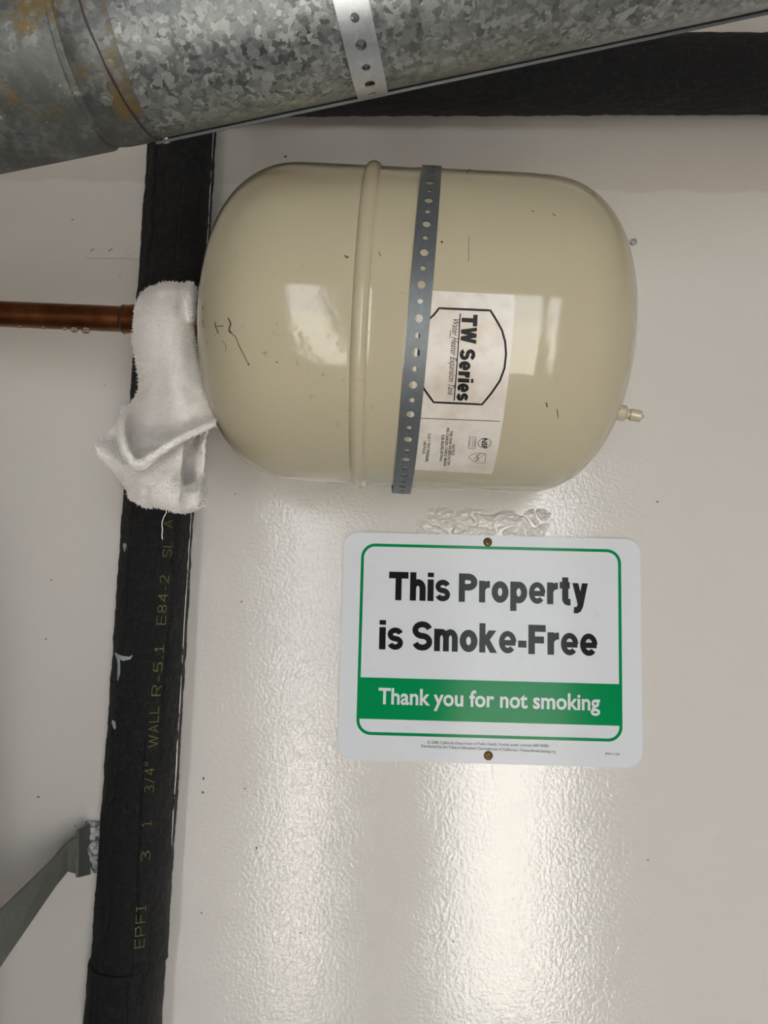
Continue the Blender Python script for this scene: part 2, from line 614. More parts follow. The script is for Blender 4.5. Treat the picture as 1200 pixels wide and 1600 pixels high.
c = t.ramp(t.noise(95, 5, 0.7, 1.2), [(0.36, (0.05, 0.05, 0.055)), (0.47, (0.30, 0.30, 0.32)), (0.56, (0.66, 0.65, 0.66))])
t.set(Base_Color=c, Roughness=0.4, Metallic=0.1)
M['gal_paint'] = t.m
M['floor'] = simple('concrete', (0.40, 0.385, 0.36), 0.75, 0, 0.2, 20, 0.3, 200)
M['ground'] = simple('outdoor_concrete', (0.52, 0.50, 0.46), 0.8, 0, 0.15, 12)
M['inner'] = simple('matt_wall_paint', (0.36, 0.33, 0.295), 0.6, 0, 0.05, 8)

# ------------------------------------------------------------------ the room
T = 0.12
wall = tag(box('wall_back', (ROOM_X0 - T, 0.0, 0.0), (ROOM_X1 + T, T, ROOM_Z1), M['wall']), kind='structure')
tag(box('wall_left', (ROOM_X0 - T, ROOM_Y0, 0.0), (ROOM_X0, 0.0, ROOM_Z1), M['inner']), kind='structure')
tag(box('wall_right', (ROOM_X1, ROOM_Y0, 0.0), (ROOM_X1 + T, 0.0, ROOM_Z1), M['inner']), kind='structure')
tag(box('floor', (ROOM_X0 - T, ROOM_Y0 - T, -0.1), (ROOM_X1 + T, T, 0.0), M['floor']), kind='structure')
tag(box('ceiling', (ROOM_X0 - T, ROOM_Y0 - T, ROOM_Z1), (ROOM_X1 + T, T, ROOM_Z1 + 0.1), M['inner']), kind='structure')
tag(box('ground', (-9, -12, -0.16), (9, ROOM_Y0 - T, -0.06), M['ground']), kind='structure')
# front wall: piers and header, one mesh; middle pier added to split the reflected streaks
bm = bmesh.new()
xs = [ROOM_X0 - T, OPENINGS[0][0], OPENINGS[0][1], OPENINGS[1][0], OPENINGS[1][1], ROOM_X1 + T]
zs = [0.0, OPENINGS[0][2], OPENINGS[0][3], ROOM_Z1]
for i in range(5):
    for j in range(3):
        if i in (1, 3) and j == 1: continue
        r = bmesh.ops.create_cube(bm, size=1)
        for v in r['verts']:
            v.co = Vector((xs[i] + (v.co.x + .5) * (xs[i + 1] - xs[i]), ROOM_Y0 - T + (v.co.y + .5) * T,
                           zs[j] + (v.co.z + .5) * (zs[j + 1] - zs[j])))
tag(from_bm('wall_front', bm, M['inner']), kind='structure')

# blistered, peeling paint between tank and sign
nu, nv = 160, 60
A, B_ = at(618, 778, 0), at(900, 852, 0)
V = []
for i in range(nu):
    for j in range(nv):
        u, v = i / (nu - 1), j / (nv - 1)
        x = A.x + (B_.x - A.x) * u
        z = A.z + (B_.z - A.z) * v - 0.004 * u
        e = min(u, 1 - u, (v) * 0.7, (1 - v) * 0.9 + 0.06)
        edge_n = noise.noise(Vector((x * 55, z * 60, 3.1))) * 0.10
        m = max(-1.0, min(1.0, (e + edge_n - 0.09) * 9))
        rough = noise.fractal(Vector((x * 110, z * 150, 1.7)), 0.8, 2.1, 4)
        ridge = abs(noise.noise(Vector((x * 48, z * 75, 9.0))))
        h = -0.0008 + 0.0026 * m + (0.0020 * rough - 0.0035 * math.exp(-(ridge / 0.05) ** 2) if m > 0 else 0) * max(0, m)
        V.append((x, -h, z))
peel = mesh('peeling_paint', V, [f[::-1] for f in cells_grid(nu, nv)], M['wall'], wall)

# ------------------------------------------------------------------ expansion tank
TX, TY, TZ, TT = 0.0123, -0.1383, CAMZ + 0.2310, 0.0337
TR, TL, CL, CR, NL, NR = 0.1343, 0.1833, 0.0886, 0.0909, 2.49, 2.52
T_AX = Vector((math.cos(TT), 0, -math.sin(TT)))
T_UP = Vector((math.sin(TT), 0, math.cos(TT)))
T_BK = T_UP.cross(T_AX)                      # towards the wall
T_O = Vector((TX, TY, TZ))


def tank_pt(s, phi, r):
    return T_O + T_AX * s + (T_UP * math.sin(phi) - T_BK * math.cos(phi)) * r


def tank_r(s):
    if s < -TL / 2:
        q = min(1, (-TL / 2 - s) / CL)
        return TR * (1 - q ** NL) ** (1 / NL)
    if s > TL / 2:
        q = min(1, (s - TL / 2) / CR)
        return TR * (1 - q ** NR) ** (1 / NR)
    return TR


def tank_hit(px, py):
    """(axial, angle) where this line of sight meets the tank"""
    d = ray(px, py)
    lo, hi, t_ = 0.35, 0.9, 0.35
    def g(t_):
        p = CAM + d * t_ - T_O
        s = p.dot(T_AX)
        rr = (p - T_AX * s).length
        return rr - tank_r(max(-TL / 2 - CL + 1e-6, min(TL / 2 + CR - 1e-6, s)))
    best, prev = None, g(0.35)
    k = 0.35
    while k < 0.9:
        k += 0.002
        cur = g(k)
        if cur <= 0:
            a, b = k - 0.002, k
            for _ in range(30):
                m_ = (a + b) / 2
                if g(m_) > 0: a = m_
                else: b = m_
            best = a
            break
        if best is None and cur > prev and prev < 0.02:
            best = k - 0.002
            break
        prev = cur
    p = CAM + d * (best or 0.6) - T_O
    s = p.dot(T_AX)
    return s, math.atan2(p.dot(T_UP), -p.dot(T_BK))


tank = empty('expansion_tank', T_O - T_UP * TR)
tag(tank, 'cream enamelled water heater expansion tank lying on its side against the wall', 'tank')
prof = []
for k in range(0, 40):
    th = k / 39 * PI / 2
    prof.append((-TL / 2 - CL * math.cos(th) ** (2 / NL), TR * math.sin(th) ** (2 / NL)))
s_bead = tank_hit(562, 500)[0]
s_line = tank_hit(640, 500)[0]
mid = [-TL / 2 + TL * k / 60 for k in range(1, 60)]
for s in mid:
    prof.append((s, TR + (0.0004 if s > s_line else 0)))
for k in range(39, -1, -1):
    th = k / 39 * PI / 2
    prof.append((TL / 2 + CR * math.cos(th) ** (2 / NR), TR * math.sin(th) ** (2 / NR)))
prof[0] = (prof[0][0], 0.0008)
prof[-1] = (prof[-1][0], 0.0008)
lathe('shell', T_O, T_AX, prof, M['tank'], tank, 128)
bead = []
for k in range(17):
    a = PI * k / 16
    bead.append((s_bead - 0.0066 * math.cos(a), TR - 0.0028 + 0.0066 * math.sin(a) ** 0.85))
bead = [(s_bead - 0.0085, TR - 0.003), (s_bead - 0.0078, TR + 0.0002)] + [b for b in bead if b[1] > TR - 0.0005] + [(s_bead + 0.0078, TR + 0.0002), (s_bead + 0.0085, TR - 0.003)]
lathe('seam_bead', T_O, T_AX, bead, M['tank'], tank, 128)
# air valve on the end dome
sv, rv, pv = None, 0.070, math.radians(-70)
sv = TL / 2 + CR * (1 - (rv / TR) ** NR) ** (1 / NR)
vb = tank_pt(sv - 0.0035, pv, rv)
vd = (T_AX * 0.97 - T_UP * 0.16 - T_BK * 0.1).normalized()
lathe('air_valve', vb, vd, [(0, 0.0045), (0.0005, 0.0066), (0.0085, 0.0066), (0.0095, 0.0058), (0.0105, 0.0040), (0.0125, 0.0040), (0.0132, 0.0050),
                            (0.0215, 0.0048), (0.0222, 0.0040), (0.0228, 0.0020), (0.0245, 0.0016)], M['tank'], tank, 32)

# paper label on the shell
LW = tank_hit(803, 500)[0]
s_right = LW
s_left = tank_hit(648, 545)[0]
phi_top = tank_hit(760, 459)[1]
phi_bot = tank_hit(720, 737)[1]
R_L = TR + 0.0007


def on_tank(s, phi, lift=0.0):
    return tank_pt(s, phi, R_L + lift)


V = []
nu, nv = 24, 60
rc = 0.0035
for i in range(nu):
    for j in range(nv):
        s = s_left + (s_right - s_left) * i / (nu - 1)
        a = phi_bot + (phi_top - phi_bot) * j / (nv - 1)
        # rounded right-hand corners
        ds, da = s_right - s, (min(a - phi_bot, phi_top - a)) * TR
        if ds < rc and da < rc:
            e = math.hypot(rc - ds, rc - da)
            if e > rc:
                s = s_right - rc + (rc - ds) * rc / e
        V.append(on_tank(s, a))
label = mesh('label', V, cells_grid(nu, nv), M['label'], tank)


def tank_strip(name, pts, width, mat, parent, lift=0.0004, closed=False):
    """flat printed line on the shell through (s, phi) points"""
    P = [(s, a * TR) for s, a in pts]
    dense = []
    n = len(P)
    for i in range(n if closed else n - 1):
        p, q = P[i], P[(i + 1) % n]
        L = math.hypot(q[0] - p[0], q[1] - p[1])
        k = max(1, int(L / 0.003))
        for j in range(k):
            dense.append((p[0] + (q[0] - p[0]) * j / k, p[1] + (q[1] - p[1]) * j / k))
    if not closed: dense.append(P[-1])
    V, Fc = [], []
    n = len(dense)
    for i, p in enumerate(dense):
        a = dense[(i - 1) % n] if closed or i > 0 else p
        b = dense[(i + 1) % n] if closed or i < n - 1 else p
        tx, ty = b[0] - a[0], b[1] - a[1]
        L = math.hypot(tx, ty) or 1
        nx, ny = -ty / L * width / 2, tx / L * width / 2
        for sgn in (-1, 1):
            s_, a_ = p[0] + nx * sgn, (p[1] + ny * sgn) / TR
            V.append(tank_pt(s_, a_, tank_r(s_) + 0.0007 + lift))
    for i in range(n if closed else n - 1):
        j = (i + 1) % n
        Fc.append((2 * i, 2 * i + 1, 2 * j + 1, 2 * j))
    return mesh(name, V, Fc, mat, parent, False)


def tank_text(name, s, p0, p1, cap, parent, mat=None, bold=0.0, shear=0.0, lift=0.0004):
    """writing that runs down the shell from pixel p0 to pixel p1 (baseline), letters' tops to the right"""
    (s0, a0), (s1, a1) = tank_hit(*p0), tank_hit(*p1)
    v, f = stroke_text(s, bold, 0.06, wl={'e': .8, 's': .8, 'S': .88, 'W': .86}) if bold > 0.1 else text2d(s, bold, shear)
    V = [on_tank(s0 + (s1 - s0) * x + y * cap, a0 + (a1 - a0) * x, lift + l) for x, y, l in v]
    return mesh(name, V, f, mat or M['ink'], parent, False)


H = tank_hit
frame_pts = [H(686, 482), H(766, 485.5), H(775, 500), H(784, 516), H(789, 534), H(790.5, 553), H(788, 575), H(781, 594), H(768, 613),
             H(753, 631), H(677.5, 627.5), H(664, 609)]
s_fl = H(654, 552)[0]
frame_pts += [(s_fl, H(655, 590)[1]), (s_fl, H(662, 512)[1]), H(678, 492)]
tank_strip('label_frame', frame_pts, 0.0015, M['ink'], label, closed=True)
tank_text('lettering', 'TW Series', (721.5, 491), (713, 625), 0.0112, label, bold=0.275)
tank_strip('underline', [H(719, 490), H(709.5, 625)], 0.0008, M['ink'], label)
tank_text('lettering', 'Water Heater Expansion Tank', (707.5, 499), (699, 617), 0.0046, label, shear=0.35)
tank_strip('flourish', [H(704, 515), H(703, 528)], 0.0004, M['ink'], label)
tank_strip('rule_line', [H(640, 651.5), H(781, 657)], 0.0005, M['ink'], label)
tank_text('lettering', 'NOTICE', (706.5, 693), (705, 709.5), 0.0022, label, bold=0.01)
tank_text('lettering', 'THIS TANK HAS BEEN FACTORY', (703, 671.5), (698.5, 725.5), 0.0021, label, bold=0.012)
tank_text('lettering', 'PRE-CHARGED. CONSULT MANUAL', (697.5, 667), (693, 726.5), 0.0021, label, bold=0.012)
tank_text('lettering', 'FOR PROPER SETTINGS.', (690, 678), (687, 719), 0.0021, label, bold=0.012)
tank_text('lettering', 'S.O.T TEST PRESSURE', (669, 676), (665, 719), 0.0021, label, bold=0.012)
tank_text('lettering', '150 P.S.I.G.', (662, 688), (660, 708), 0.0021, label, bold=0.012)
cs, ca = H(757, 691)
tank_strip('certification_mark', [(cs + 0.0049 * math.cos(q * PI / 12), ca + 0.0049 * math.sin(q * PI / 12) / TR) for q in range(24)], 0.00035, M['ink'], label, closed=True)
tank_text('lettering', 'NSF', (753, 683.5), (752, 699), 0.0042, label, bold=0.03)
tank_strip('certification_box', [H(733.5, 681), H(743.5, 682), H(742, 700), H(731.5, 699)], 0.00035, M['ink'], label, closed=True)
tank_strip('certification_box', [H(735.5, 684), H(741.5, 684.5), H(740.5, 697.5), H(734, 697)], 0.0002, M['ink'], label, closed=True)
tank_text('lettering', 'COMPONENT', (738, 685), (737, 697), 0.0008, label)
tank_strip('shield_mark', [H(759, 707), H(757.5, 722.5), H(746, 721.5), H(738, 718), H(732, 713), H(737, 708.5), H(745, 706.5)], 0.00035, M['ink'], label, closed=True)
tank_strip('shield_mark', [H(757, 708), H(742, 719.5)], 0.0003, M['ink'], label)
tank_strip('shield_mark', [H(751, 707), H(740, 716)], 0.0003, M['ink'], label)
tank_text('lettering', 'UPC', (744, 709.5), (743.5, 719), 0.0022, label)
# scratches and chips in the enamel
for pts, wd in [([(337, 503), (337, 510), (342, 521)], .0009), ([(338, 510), (350, 509)], .0006), ([(357, 497), (361, 505), (358, 516), (362, 520)], .0011),
                ([(358, 518), (369, 526), (374, 540), (382, 555), (389, 569)], .0005), ([(348, 532), (354, 541), (353, 548)], .0004),
                ([(539, 400), (542, 404), (545, 402)], .0012), ([(432, 565), (434, 566)], .001), ([(853, 628), (855, 635)], .0009),
                ([(388, 568), (390, 569.5)], .0013), ([(316, 478), (318, 484)], .0009), ([(317, 500), (318, 512)], .0008), ([(925, 304), (930, 309)], .0015),
                ([(568, 278), (567, 286)], .0007), ([(870, 638), (872, 652)], .0005), ([(592, 395), (595, 402)], .0005), ([(732, 370), (732, 410)], .0003),
                ([(830, 331), (835, 333)], .0007), ([(862, 336), (868, 339)], .0007), ([(690, 378), (690.5, 381)], .0015), ([(735, 266), (729, 272)], .001)]:
    tank_strip('scuff_mark', [H(*p) for p in pts], wd, M['scuff'], tank)

# ------------------------------------------------------------------ perforated straps


def strap(name, path, length, width, holes, mat, parent=None, thick=0.0009, pitch=0.012, step=0.004):
    """flat strip with round holes; path(t) gives (point, outward normal, sideways)"""
    V, Fc, idx = [], [], {}

    def vert(t_, b):
        key = (round(t_, 6), round(b, 6))
        if key not in idx:
            P, N, S = path(t_)
            idx[key] = len(V)
            V.append(P + S * b + N * thick)
        return idx[key]
    cur = 0.0
    hw = width / 2
    half = pitch * 0.42

    def plain(t0, t1):
        n = max(1, int((t1 - t0) / step))
        for k in range(n):
            a, b = t0 + (t1 - t0) * k / n, t0 + (t1 - t0) * (k + 1) / n
            Fc.append((vert(a, -hw), vert(b, -hw), vert(b, hw), vert(a, hw)))
    for (th, dia) in holes:
        if th - half < cur or th + half > length: continue
        if th - half > cur + 1e-6: plain(cur, th - half)
        angs = sorted(set([2 * PI * k / 28 for k in range(28)] + [math.atan2(a * hw, b * half) % (2 * PI) for a in (-1, 1) for b in (-1, 1)]))
        n = len(angs)
        for k in range(n):
            quad = []
            for q in (angs[k], angs[(k + 1) % n]):
                c, s = math.cos(q), math.sin(q)
                m = min(half / abs(c) if abs(c) > 1e-9 else 1e9, hw / abs(s) if abs(s) > 1e-9 else 1e9)
                quad.append(((th + c * dia / 2, s * dia / 2), (th + c * m, s * m)))
            Fc.append((vert(*quad[0][0]), vert(*quad[0][1]), vert(*quad[1][1]), vert(*quad[1][0])))
        cur = th + half
    if cur < length - 1e-6: plain(cur, length)
    n0 = len(V)
    NV = [path(k[0])[1] for k in idx]
    # orient every face outward
    Fo = []
    for f in Fc:
        q = (V[f[1]] - V[f[0]]).cross(V[f[2]] - V[f[0]])
        Fo.append(f if q.dot(NV[f[0]]) > 0 else f[::-1])
    edges = {}
    for f in Fo:
        for k in range(len(f)):
            e = (f[k], f[(k + 1) % len(f)])
            edges[e] = 1
    rim = [e for e in edges if (e[1], e[0]) not in edges]
    VV = list(V) + [v - n_ * thick for v, n_ in zip(V, NV)]
    NN = list(NV) + [-n_ for n_ in NV]
    FF = list(Fo) + [tuple(x + n0 for x in f[::-1]) for f in Fo]
    for (i, j) in rim:
        e = V[j] - V[i]
        m_ = e.cross(NV[i])
        if m_.length < 1e-12: continue
        m_.normalize()
        k = len(VV)
        VV += [V[i], V[j], V[j] - NV[j] * thick, V[i] - NV[i] * thick]
        NN += [m_] * 4
        FF.append((k + 1, k, k + 3, k + 2))
    o = mesh(name, VV, FF, mat, parent, True)
    o.data.normals_split_custom_set_from_vertices([tuple(x) for x in NN])
    return o


sA, aA = H(671, 300)
sB, aB = H(632, 735)
A_TOP, A_BOT = math.radians(112), math.radians(-104)
R_S = TR + 0.0011
LEN_TOP = 0.075
LEN_ARC = (A_TOP - A_BOT) * R_S
LEN_BOT = 0.10


def tank_strap_path(t_):
    sa = (sB - sA) / (aB - aA)
    def base(phi):
        s = sA + (phi - aA) * sa
        n = (T_UP * math.sin(phi) - T_BK * math.cos(phi))
        tang = (T_UP * math.cos(phi) + T_BK * math.sin(phi))        # d/dphi
        tv = (tang * R_S + T_AX * sa).normalized()
        side = tv.cross(n).normalized()
        loose = 0.0045 * max(0.0, min(1.0, (-phi - 1.15) / 0.55)) ** 1.5
        return T_O + T_AX * s + n * (R_S + loose), n, side, tv
    if t_ < LEN_TOP:
        P, n, S, tv = base(A_TOP)
        return P + tv * (LEN_TOP - t_), n, S
    t2 = t_ - LEN_TOP
    if t2 <= LEN_ARC:
        P, n, S, tv = base(A_TOP - t2 / R_S)
        return P, n, S
    P, n, S, tv = base(A_BOT)
    return P - tv * (t2 - LEN_ARC), n, S


big_t = LEN_TOP + (A_TOP - H(657, 498)[1]) * R_S
holes = []
for k in range(-14, 40):
    tt = big_t + k * 0.0118
    holes.append((tt, 0.0060 if k % 2 == 0 else 0.0039))
ts = empty('hanger_strap', tank_pt(sA, 0, TR + 0.002))
tag(ts, 'dull blue-grey perforated metal strap wrapped around the cream tank', 'strap')
strap('strap_band', tank_strap_path, LEN_TOP + LEN_ARC + LEN_BOT, 0.0158, holes, M['zinc_dark'], ts, 0.0009, 0.0118)

# ------------------------------------------------------------------ smoke-free sign
S0 = Vector((-0.05200622, -0.0030, CAMZ + 0.06630011))
SW, SH = 0.3048, 0.2286
sign = empty('smoke_free_sign', S0 + Vector((SW / 2, 0.003, -SH)))
tag(sign, 'white metal sign with green border reading This Property is Smoke-Free', 'sign')


def rrect(x0, y0, x1, y1, r, n=8):
    pts = []
    for cx, cy, a0 in ((x1 - r, y1 - r, 0), (x0 + r, y1 - r, 90), (x0 + r, y0 + r, 180), (x1 - r, y0 + r, 270)):
        for k in range(n + 1):
            a = math.radians(a0 + 90 * k / n)
            pts.append((cx + r * math.cos(a), cy + r * math.sin(a)))
    return pts


def flat(name, pts2, y, mat, parent, holes_=None):
    """flat polygon (or ring) facing the room; pts2 in sign coordinates, metres, origin lower left"""
    if holes_ is None:
        V = [(S0.x + x, y, S0.z - SH + z) for x, z in pts2]
        return mesh(name, V, [tuple(range(len(V)))], mat, parent, False)
    n = len(pts2)
    V = [(S0.x + x, y, S0.z - SH + z) for x, z in pts2 + holes_]
    return mesh(name, V, [(k, (k + 1) % n, n + (k + 1) % n, n + k) for k in range(n)], mat, parent, False)


bm = bmesh.new()
out = rrect(0, 0, SW, SH, 0.016)
f1 = [bm.verts.new((S0.x + x, -0.0030, S0.z - SH + z)) for x, z in out]
f0 = [bm.verts.new((S0.x + x, -0.0018, S0.z - SH + z)) for x, z in out]
bm.faces.new(f1)
bm.faces.new(f0[::-1])
for k in range(len(out)):
    bm.faces.new((f1[k], f0[k], f0[(k + 1) % len(out)], f1[(k + 1) % len(out)]))
plate = from_bm('plate', bm, M['sign_white'], sign)
YS = -0.0032


def sxy(px, py):
    p = at(px, py, -0.003)
    return p.x - S0.x, p.z - (S0.z - SH)


bx0 = sxy(557.8, 1092)[0]
bx1 = sxy(972.2, 1092)[0]
by1 = sxy(760, 853.5)[1]
by0 = sxy(760, 1153.5)[1]
BT = 0.0031
flat('green_border', rrect(bx0, by0, bx1, by1, 0.0145), YS, M['sign_green'], sign, rrect(bx0 + BT, by0 + BT, bx1 - BT, by1 - BT, 0.0115))
gy1 = sxy(766, 1063.5)[1]
gy0 = sxy(766, 1128.5)[1]
flat('green_band', [(bx0 + 0.001, gy0), (bx1 - 0.001, gy0), (bx1 - 0.001, gy1), (bx0 + 0.001, gy1)], YS - 0.00005, M['sign_green'], sign)


def sign_text(s, p0, p1, cap, mat, bold, y=YS - 0.0002, spacing=1.0, heavy=False):
    x0, z0 = sxy(*p0)
    x1, z1 = sxy(*p1)
    v, f = stroke_text(s, bold, 0.065, 0.26, 0.76, {'s': .80, 'e': .80, 'S': .88, 'y': .92, 'k': .92, 'm': .9}) if heavy else text2d(s, bold, spacing=spacing)
    V = [(S0.x + x0 + (x1 - x0) * a, y - l, S0.z - SH + z0 + (z1 - z0) * a + b * cap) for a, b, l in v]
    return mesh('lettering', V, f, mat, sign, False)


sign_text('This Property', (607, 937.5), (918.5, 945.5), 0.0290, M['sign_black'], 0.235, heavy=True)
sign_text('is Smoke-Free', (592, 1014.5), (933.5, 1025.3), 0.0295, M['sign_black'], 0.235, heavy=True)
sign_text('Thank you for not smoking', (591, 1100), (937.5, 1110.5), 0.0162, M['sign_white'], 0.022)
sign_text('© 2008. California Department of Public Health. Funded under contract #05-45882.', (668, 1161.6), (858.6, 1167.4), 0.0026, M['sign_black'], 0.0)
sign_text('Distributed by the Tobacco Education Clearinghouse of California • TobaccoFreeCatalog.org', (658, 1167.5), (868, 1176.2), 0.0026, M['sign_black'], 0.0)
sign_text('J949-11/08', (945, 1179), (967.5, 1180), 0.0020, M['sign_black'], 0.0)


def screw(px, py, label):
    p = at(px, py, -0.003)
    o = empty('brass_screw', p)
    tag(o, label, 'screw')
    prof = [(0, 0.0046)] + [(0.0022 * math.sin(q * PI / 12), 0.0046 * math.cos(q * PI / 12)) for q in range(1, 6)] + [(0.0022, 0.0003)]
    lathe('screw_head', p, (0, -1, 0), prof, M['brass'], o, 32)
    a = 0.5
    V, Fc = [], []
    for ang in (a, a + PI / 2):
        d, n = Vector((math.cos(ang), 0, math.sin(ang))), Vector((-math.sin(ang), 0, math.cos(ang)))
        b = len(V)
        c = p + Vector((0, -0.00235, 0))
        V += [c - d * .0026 - n * .0005, c + d * .0026 - n * .0005, c + d * .0026 + n * .0005, c - d * .0026 + n * .0005]
        Fc.append((b, b + 1, b + 2, b + 3))
    mesh('cross_slot', V, Fc, M['screw_slot'], o, False)


screw(762, 847, 'tarnished brass screw in the top edge of the smoke-free sign')
screw(763, 1180.7, 'tarnished brass screw in the bottom edge of the smoke-free sign')

# ------------------------------------------------------------------ insulated pipes


def foam_pipe(name, p0, p1, R, parent, seed, groove=True, nseg=180, dl=0.0025, z_from=0, z_to=1, flip=False):
    """foam sleeve with a pitted, creased skin"""
    p0, p1 = Vector(p0), Vector(p1)
    d = (p1 - p0)
    L = d.length
    d.normalize()
    fr = Vector((0, -1, 0))
    fr = (fr - d * fr.dot(d)).normalized()
    sd = fr.cross(d).normalized()
    if sd.x + sd.z < 0: sd = -sd
    n = int(L / dl)
    V, Fc = [], []
    for i in range(n + 1):
        t_ = L * i / n
        for k in range(nseg):
            a = 2 * PI * k / nseg
            dirv = fr * math.cos(a) + sd * math.sin(a)
            P = p0 + d * t_
            q = P + dirv * R
            h = noise.noise(q * 42 + Vector((seed, 0, 0))) * 0.0009 + noise.noise(Vector((q.x * 170, q.y * 170, q.z * 95))) * 0.0009 + noise.noise(q * 360) * 0.0006
            if groove:
                for gi, (ga, amp, wd) in enumerate(((0.36, 0.0034, 0.030), (-0.46, 0.0022, 0.045), (0.78, 0.0026, 0.028), (-0.95, 0.0018, 0.05))):
                    c0 = ga + 0.16 * noise.noise(Vector((t_ * 9, gi * 7.3, seed))) + 0.05 * noise.noise(Vector((t_ * 45, gi * 3.1, seed)))
                    on = max(0.0, min(1.0, 0.6 + 1.6 * noise.noise(Vector((t_ * 5, gi * 5.5 + 2, seed)))))
                    da = (a if a < PI else a - 2 * PI) - c0
                    h -= amp * on * math.exp(-(da / wd) ** 2)
            V.append(P + dirv * (R + h))
    for i in range(n):
        for k in range(nseg):
            k2 = (k + 1) % nseg
            Fc.append((i * nseg + k, i * nseg + k2, (i + 1) * nseg + k2, (i + 1) * nseg + k))
    Fc.append(tuple(range(nseg))[::-1])
    Fc.append(tuple(range(n * nseg, (n + 1) * nseg)))
    o = mesh(name, V, Fc, M['foam'], parent)
    auto_smooth(o, 60)
    return o, (p0, d, fr, sd, R)


VP_R = 0.0342
VP_Y = -VP_R - 0.0015
# centre line of the upright pipe from its pixel outline
pa, pb = at(284, 230, VP_Y), at(203.5, 1490, VP_Y)
slope = (pa.x - pb.x) / (pa.z - pb.z)
Z_JOINT = at(205, 1500, VP_Y).z


def vp_x(z): return pb.x + slope * (z - pb.z)


Z_HP = at(1000, 118, -0.04).z
upright = empty('insulated_pipe', (vp_x(0), VP_Y, 0.0))
tag(upright, 'upright black foam-insulated pipe with yellow print running up the wall', 'pipe')
top_sl, VPF = foam_pipe('insulation_sleeve', (vp_x(Z_JOINT + 0.001), VP_Y, Z_JOINT + 0.001), (vp_x(2.13), VP_Y, 2.13), VP_R, upright, 3.0)
foam_pipe('insulation_sleeve', (vp_x(0.0) - 0.002, VP_Y - 0.0015, 0.002), (vp_x(Z_JOINT) - 0.0022, VP_Y - 0.0004, Z_JOINT + 0.0005), VP_R + 0.0004, upright, 9.0, dl=0.005)
foam_pipe('insulation_sleeve', (vp_x(2.131), VP_Y, 2.131), (vp_x(2.131) , VP_Y, ROOM_Z1 - 0.002), VP_R, upright, 5.0, groove=False, dl=0.02)


def pipe_hit(px, py):
    p0, d, fr, sd, R = VPF
    dr = ray(px, py)
    o = CAM - p0
    a = dr - d * dr.dot(d)
    b = o - d * o.dot(d)
    A2, B2, C2 = a.dot(a), 2 * a.dot(b), b.dot(b) - R * R
    disc = B2 * B2 - 4 * A2 * C2
    t_ = (-B2 - math.sqrt(max(0, disc))) / (2 * A2)
    q = CAM + dr * t_ - p0
    return q.dot(d), math.atan2(q.dot(sd), q.dot(fr))


def on_pipe(t_, a, lift):
    p0, d, fr, sd, R = VPF
    return p0 + d * t_ + (fr * math.cos(a) + sd * math.sin(a)) * (R + lift)


def pipe_text(s, p0, p1, cap, bold=0.0):
    (t0, a0), (t1, a1) = pipe_hit(*p0), pipe_hit(*p1)
    v, f = stroke_text(s, 0.075, 0.20)
    V = [on_pipe(t0 + (t1 - t0) * x, a0 + (a1 - a0) * x - y * cap / VP_R, 0.0009 + l) for x, y, l in v]
    mesh('printed_lettering', V, f, M['pipe_print'], upright, False)


CAPP = 0.0085
pipe_text('EPFI', (225, 1479), (228, 1413), CAPP)
pipe_text('3', (234, 1344), (234.5, 1328), CAPP)
pipe_text('1', (236, 1290), (236.5, 1282), CAPP)
pipe_text('3/4"', (240, 1237), (241, 1190), CAPP)
pipe_text('WALL', (246, 1167), (248, 1104), CAPP)
pipe_text('R-5.1', (250.5, 1087), (256, 1008), CAPP)
pipe_text('E84-2', (258, 976), (264, 899), CAPP)
pipe_text('SL', (267, 871), (269, 846), CAPP)
pipe_text('A', (269.5, 826), (270, 812), CAPP)


def pipe_patch(pts, width):
    P = [pipe_hit(*p) for p in pts]
    V, Fc = [], []
    n = len(P)
    for i, (t_, a) in enumerate(P):
        pa_, pb_ = P[max(0, i - 1)], P[min(n - 1, i + 1)]
        tx, ty = pb_[0] - pa_[0], (pb_[1] - pa_[1]) * VP_R
        L = math.hypot(tx, ty) or 1
        wv = width[i] if isinstance(width, (list, tuple)) else width
        for sg in (-1, 1):
            V.append(on_pipe(t_ - ty / L * wv / 2 * sg, a + tx / L * wv / 2 * sg / VP_R, 0.0008))
    for i in range(n - 1):
        Fc.append((2 * i, 2 * i + 1, 2 * i + 3, 2 * i + 2))
    mesh('paint_smear', V, Fc, M['paint_smear'], upright, False)


pipe_patch([(181, 1020), (186, 1028), (187, 1040), (186.5, 1052), (185, 1063)], [.002, .0045, .0035, .004, .001])
pipe_patch([(184, 1024), (193, 1029), (204, 1028), (207, 1024)], [.003, .0045, .0025, .001])
pipe_patch([(194, 850), (196, 853), (197, 858), (196, 862)], [.003, .0055, .0055, .002])
pipe_patch([(176, 1127), (179, 1130), (180, 1136), (181, 1139)], [.003, .005, .004, .002])
pipe_patch([(212, 1450), (212, 1453)], .001)
# wall paint that has lapped onto the pipe's edge
pts = []
for k in range(60):
    z = 1.30 + k * 0.0145
    pts.append((vp_x(z) + VP_R * 0.992 + 0.0006 * noise.noise(Vector((z * 30, 0, 0))), VP_Y - 0.005 + 0.002 * noise.noise(Vector((z * 20, 4, 0))), z))
tube('paint_edge', pts, [0.0001 + 0.0009 * max(0.05, 0.4 + 1.1 * noise.noise(Vector((p[2] * 6, 1, 8)))) for p in pts], M['wall'], upright, 6)

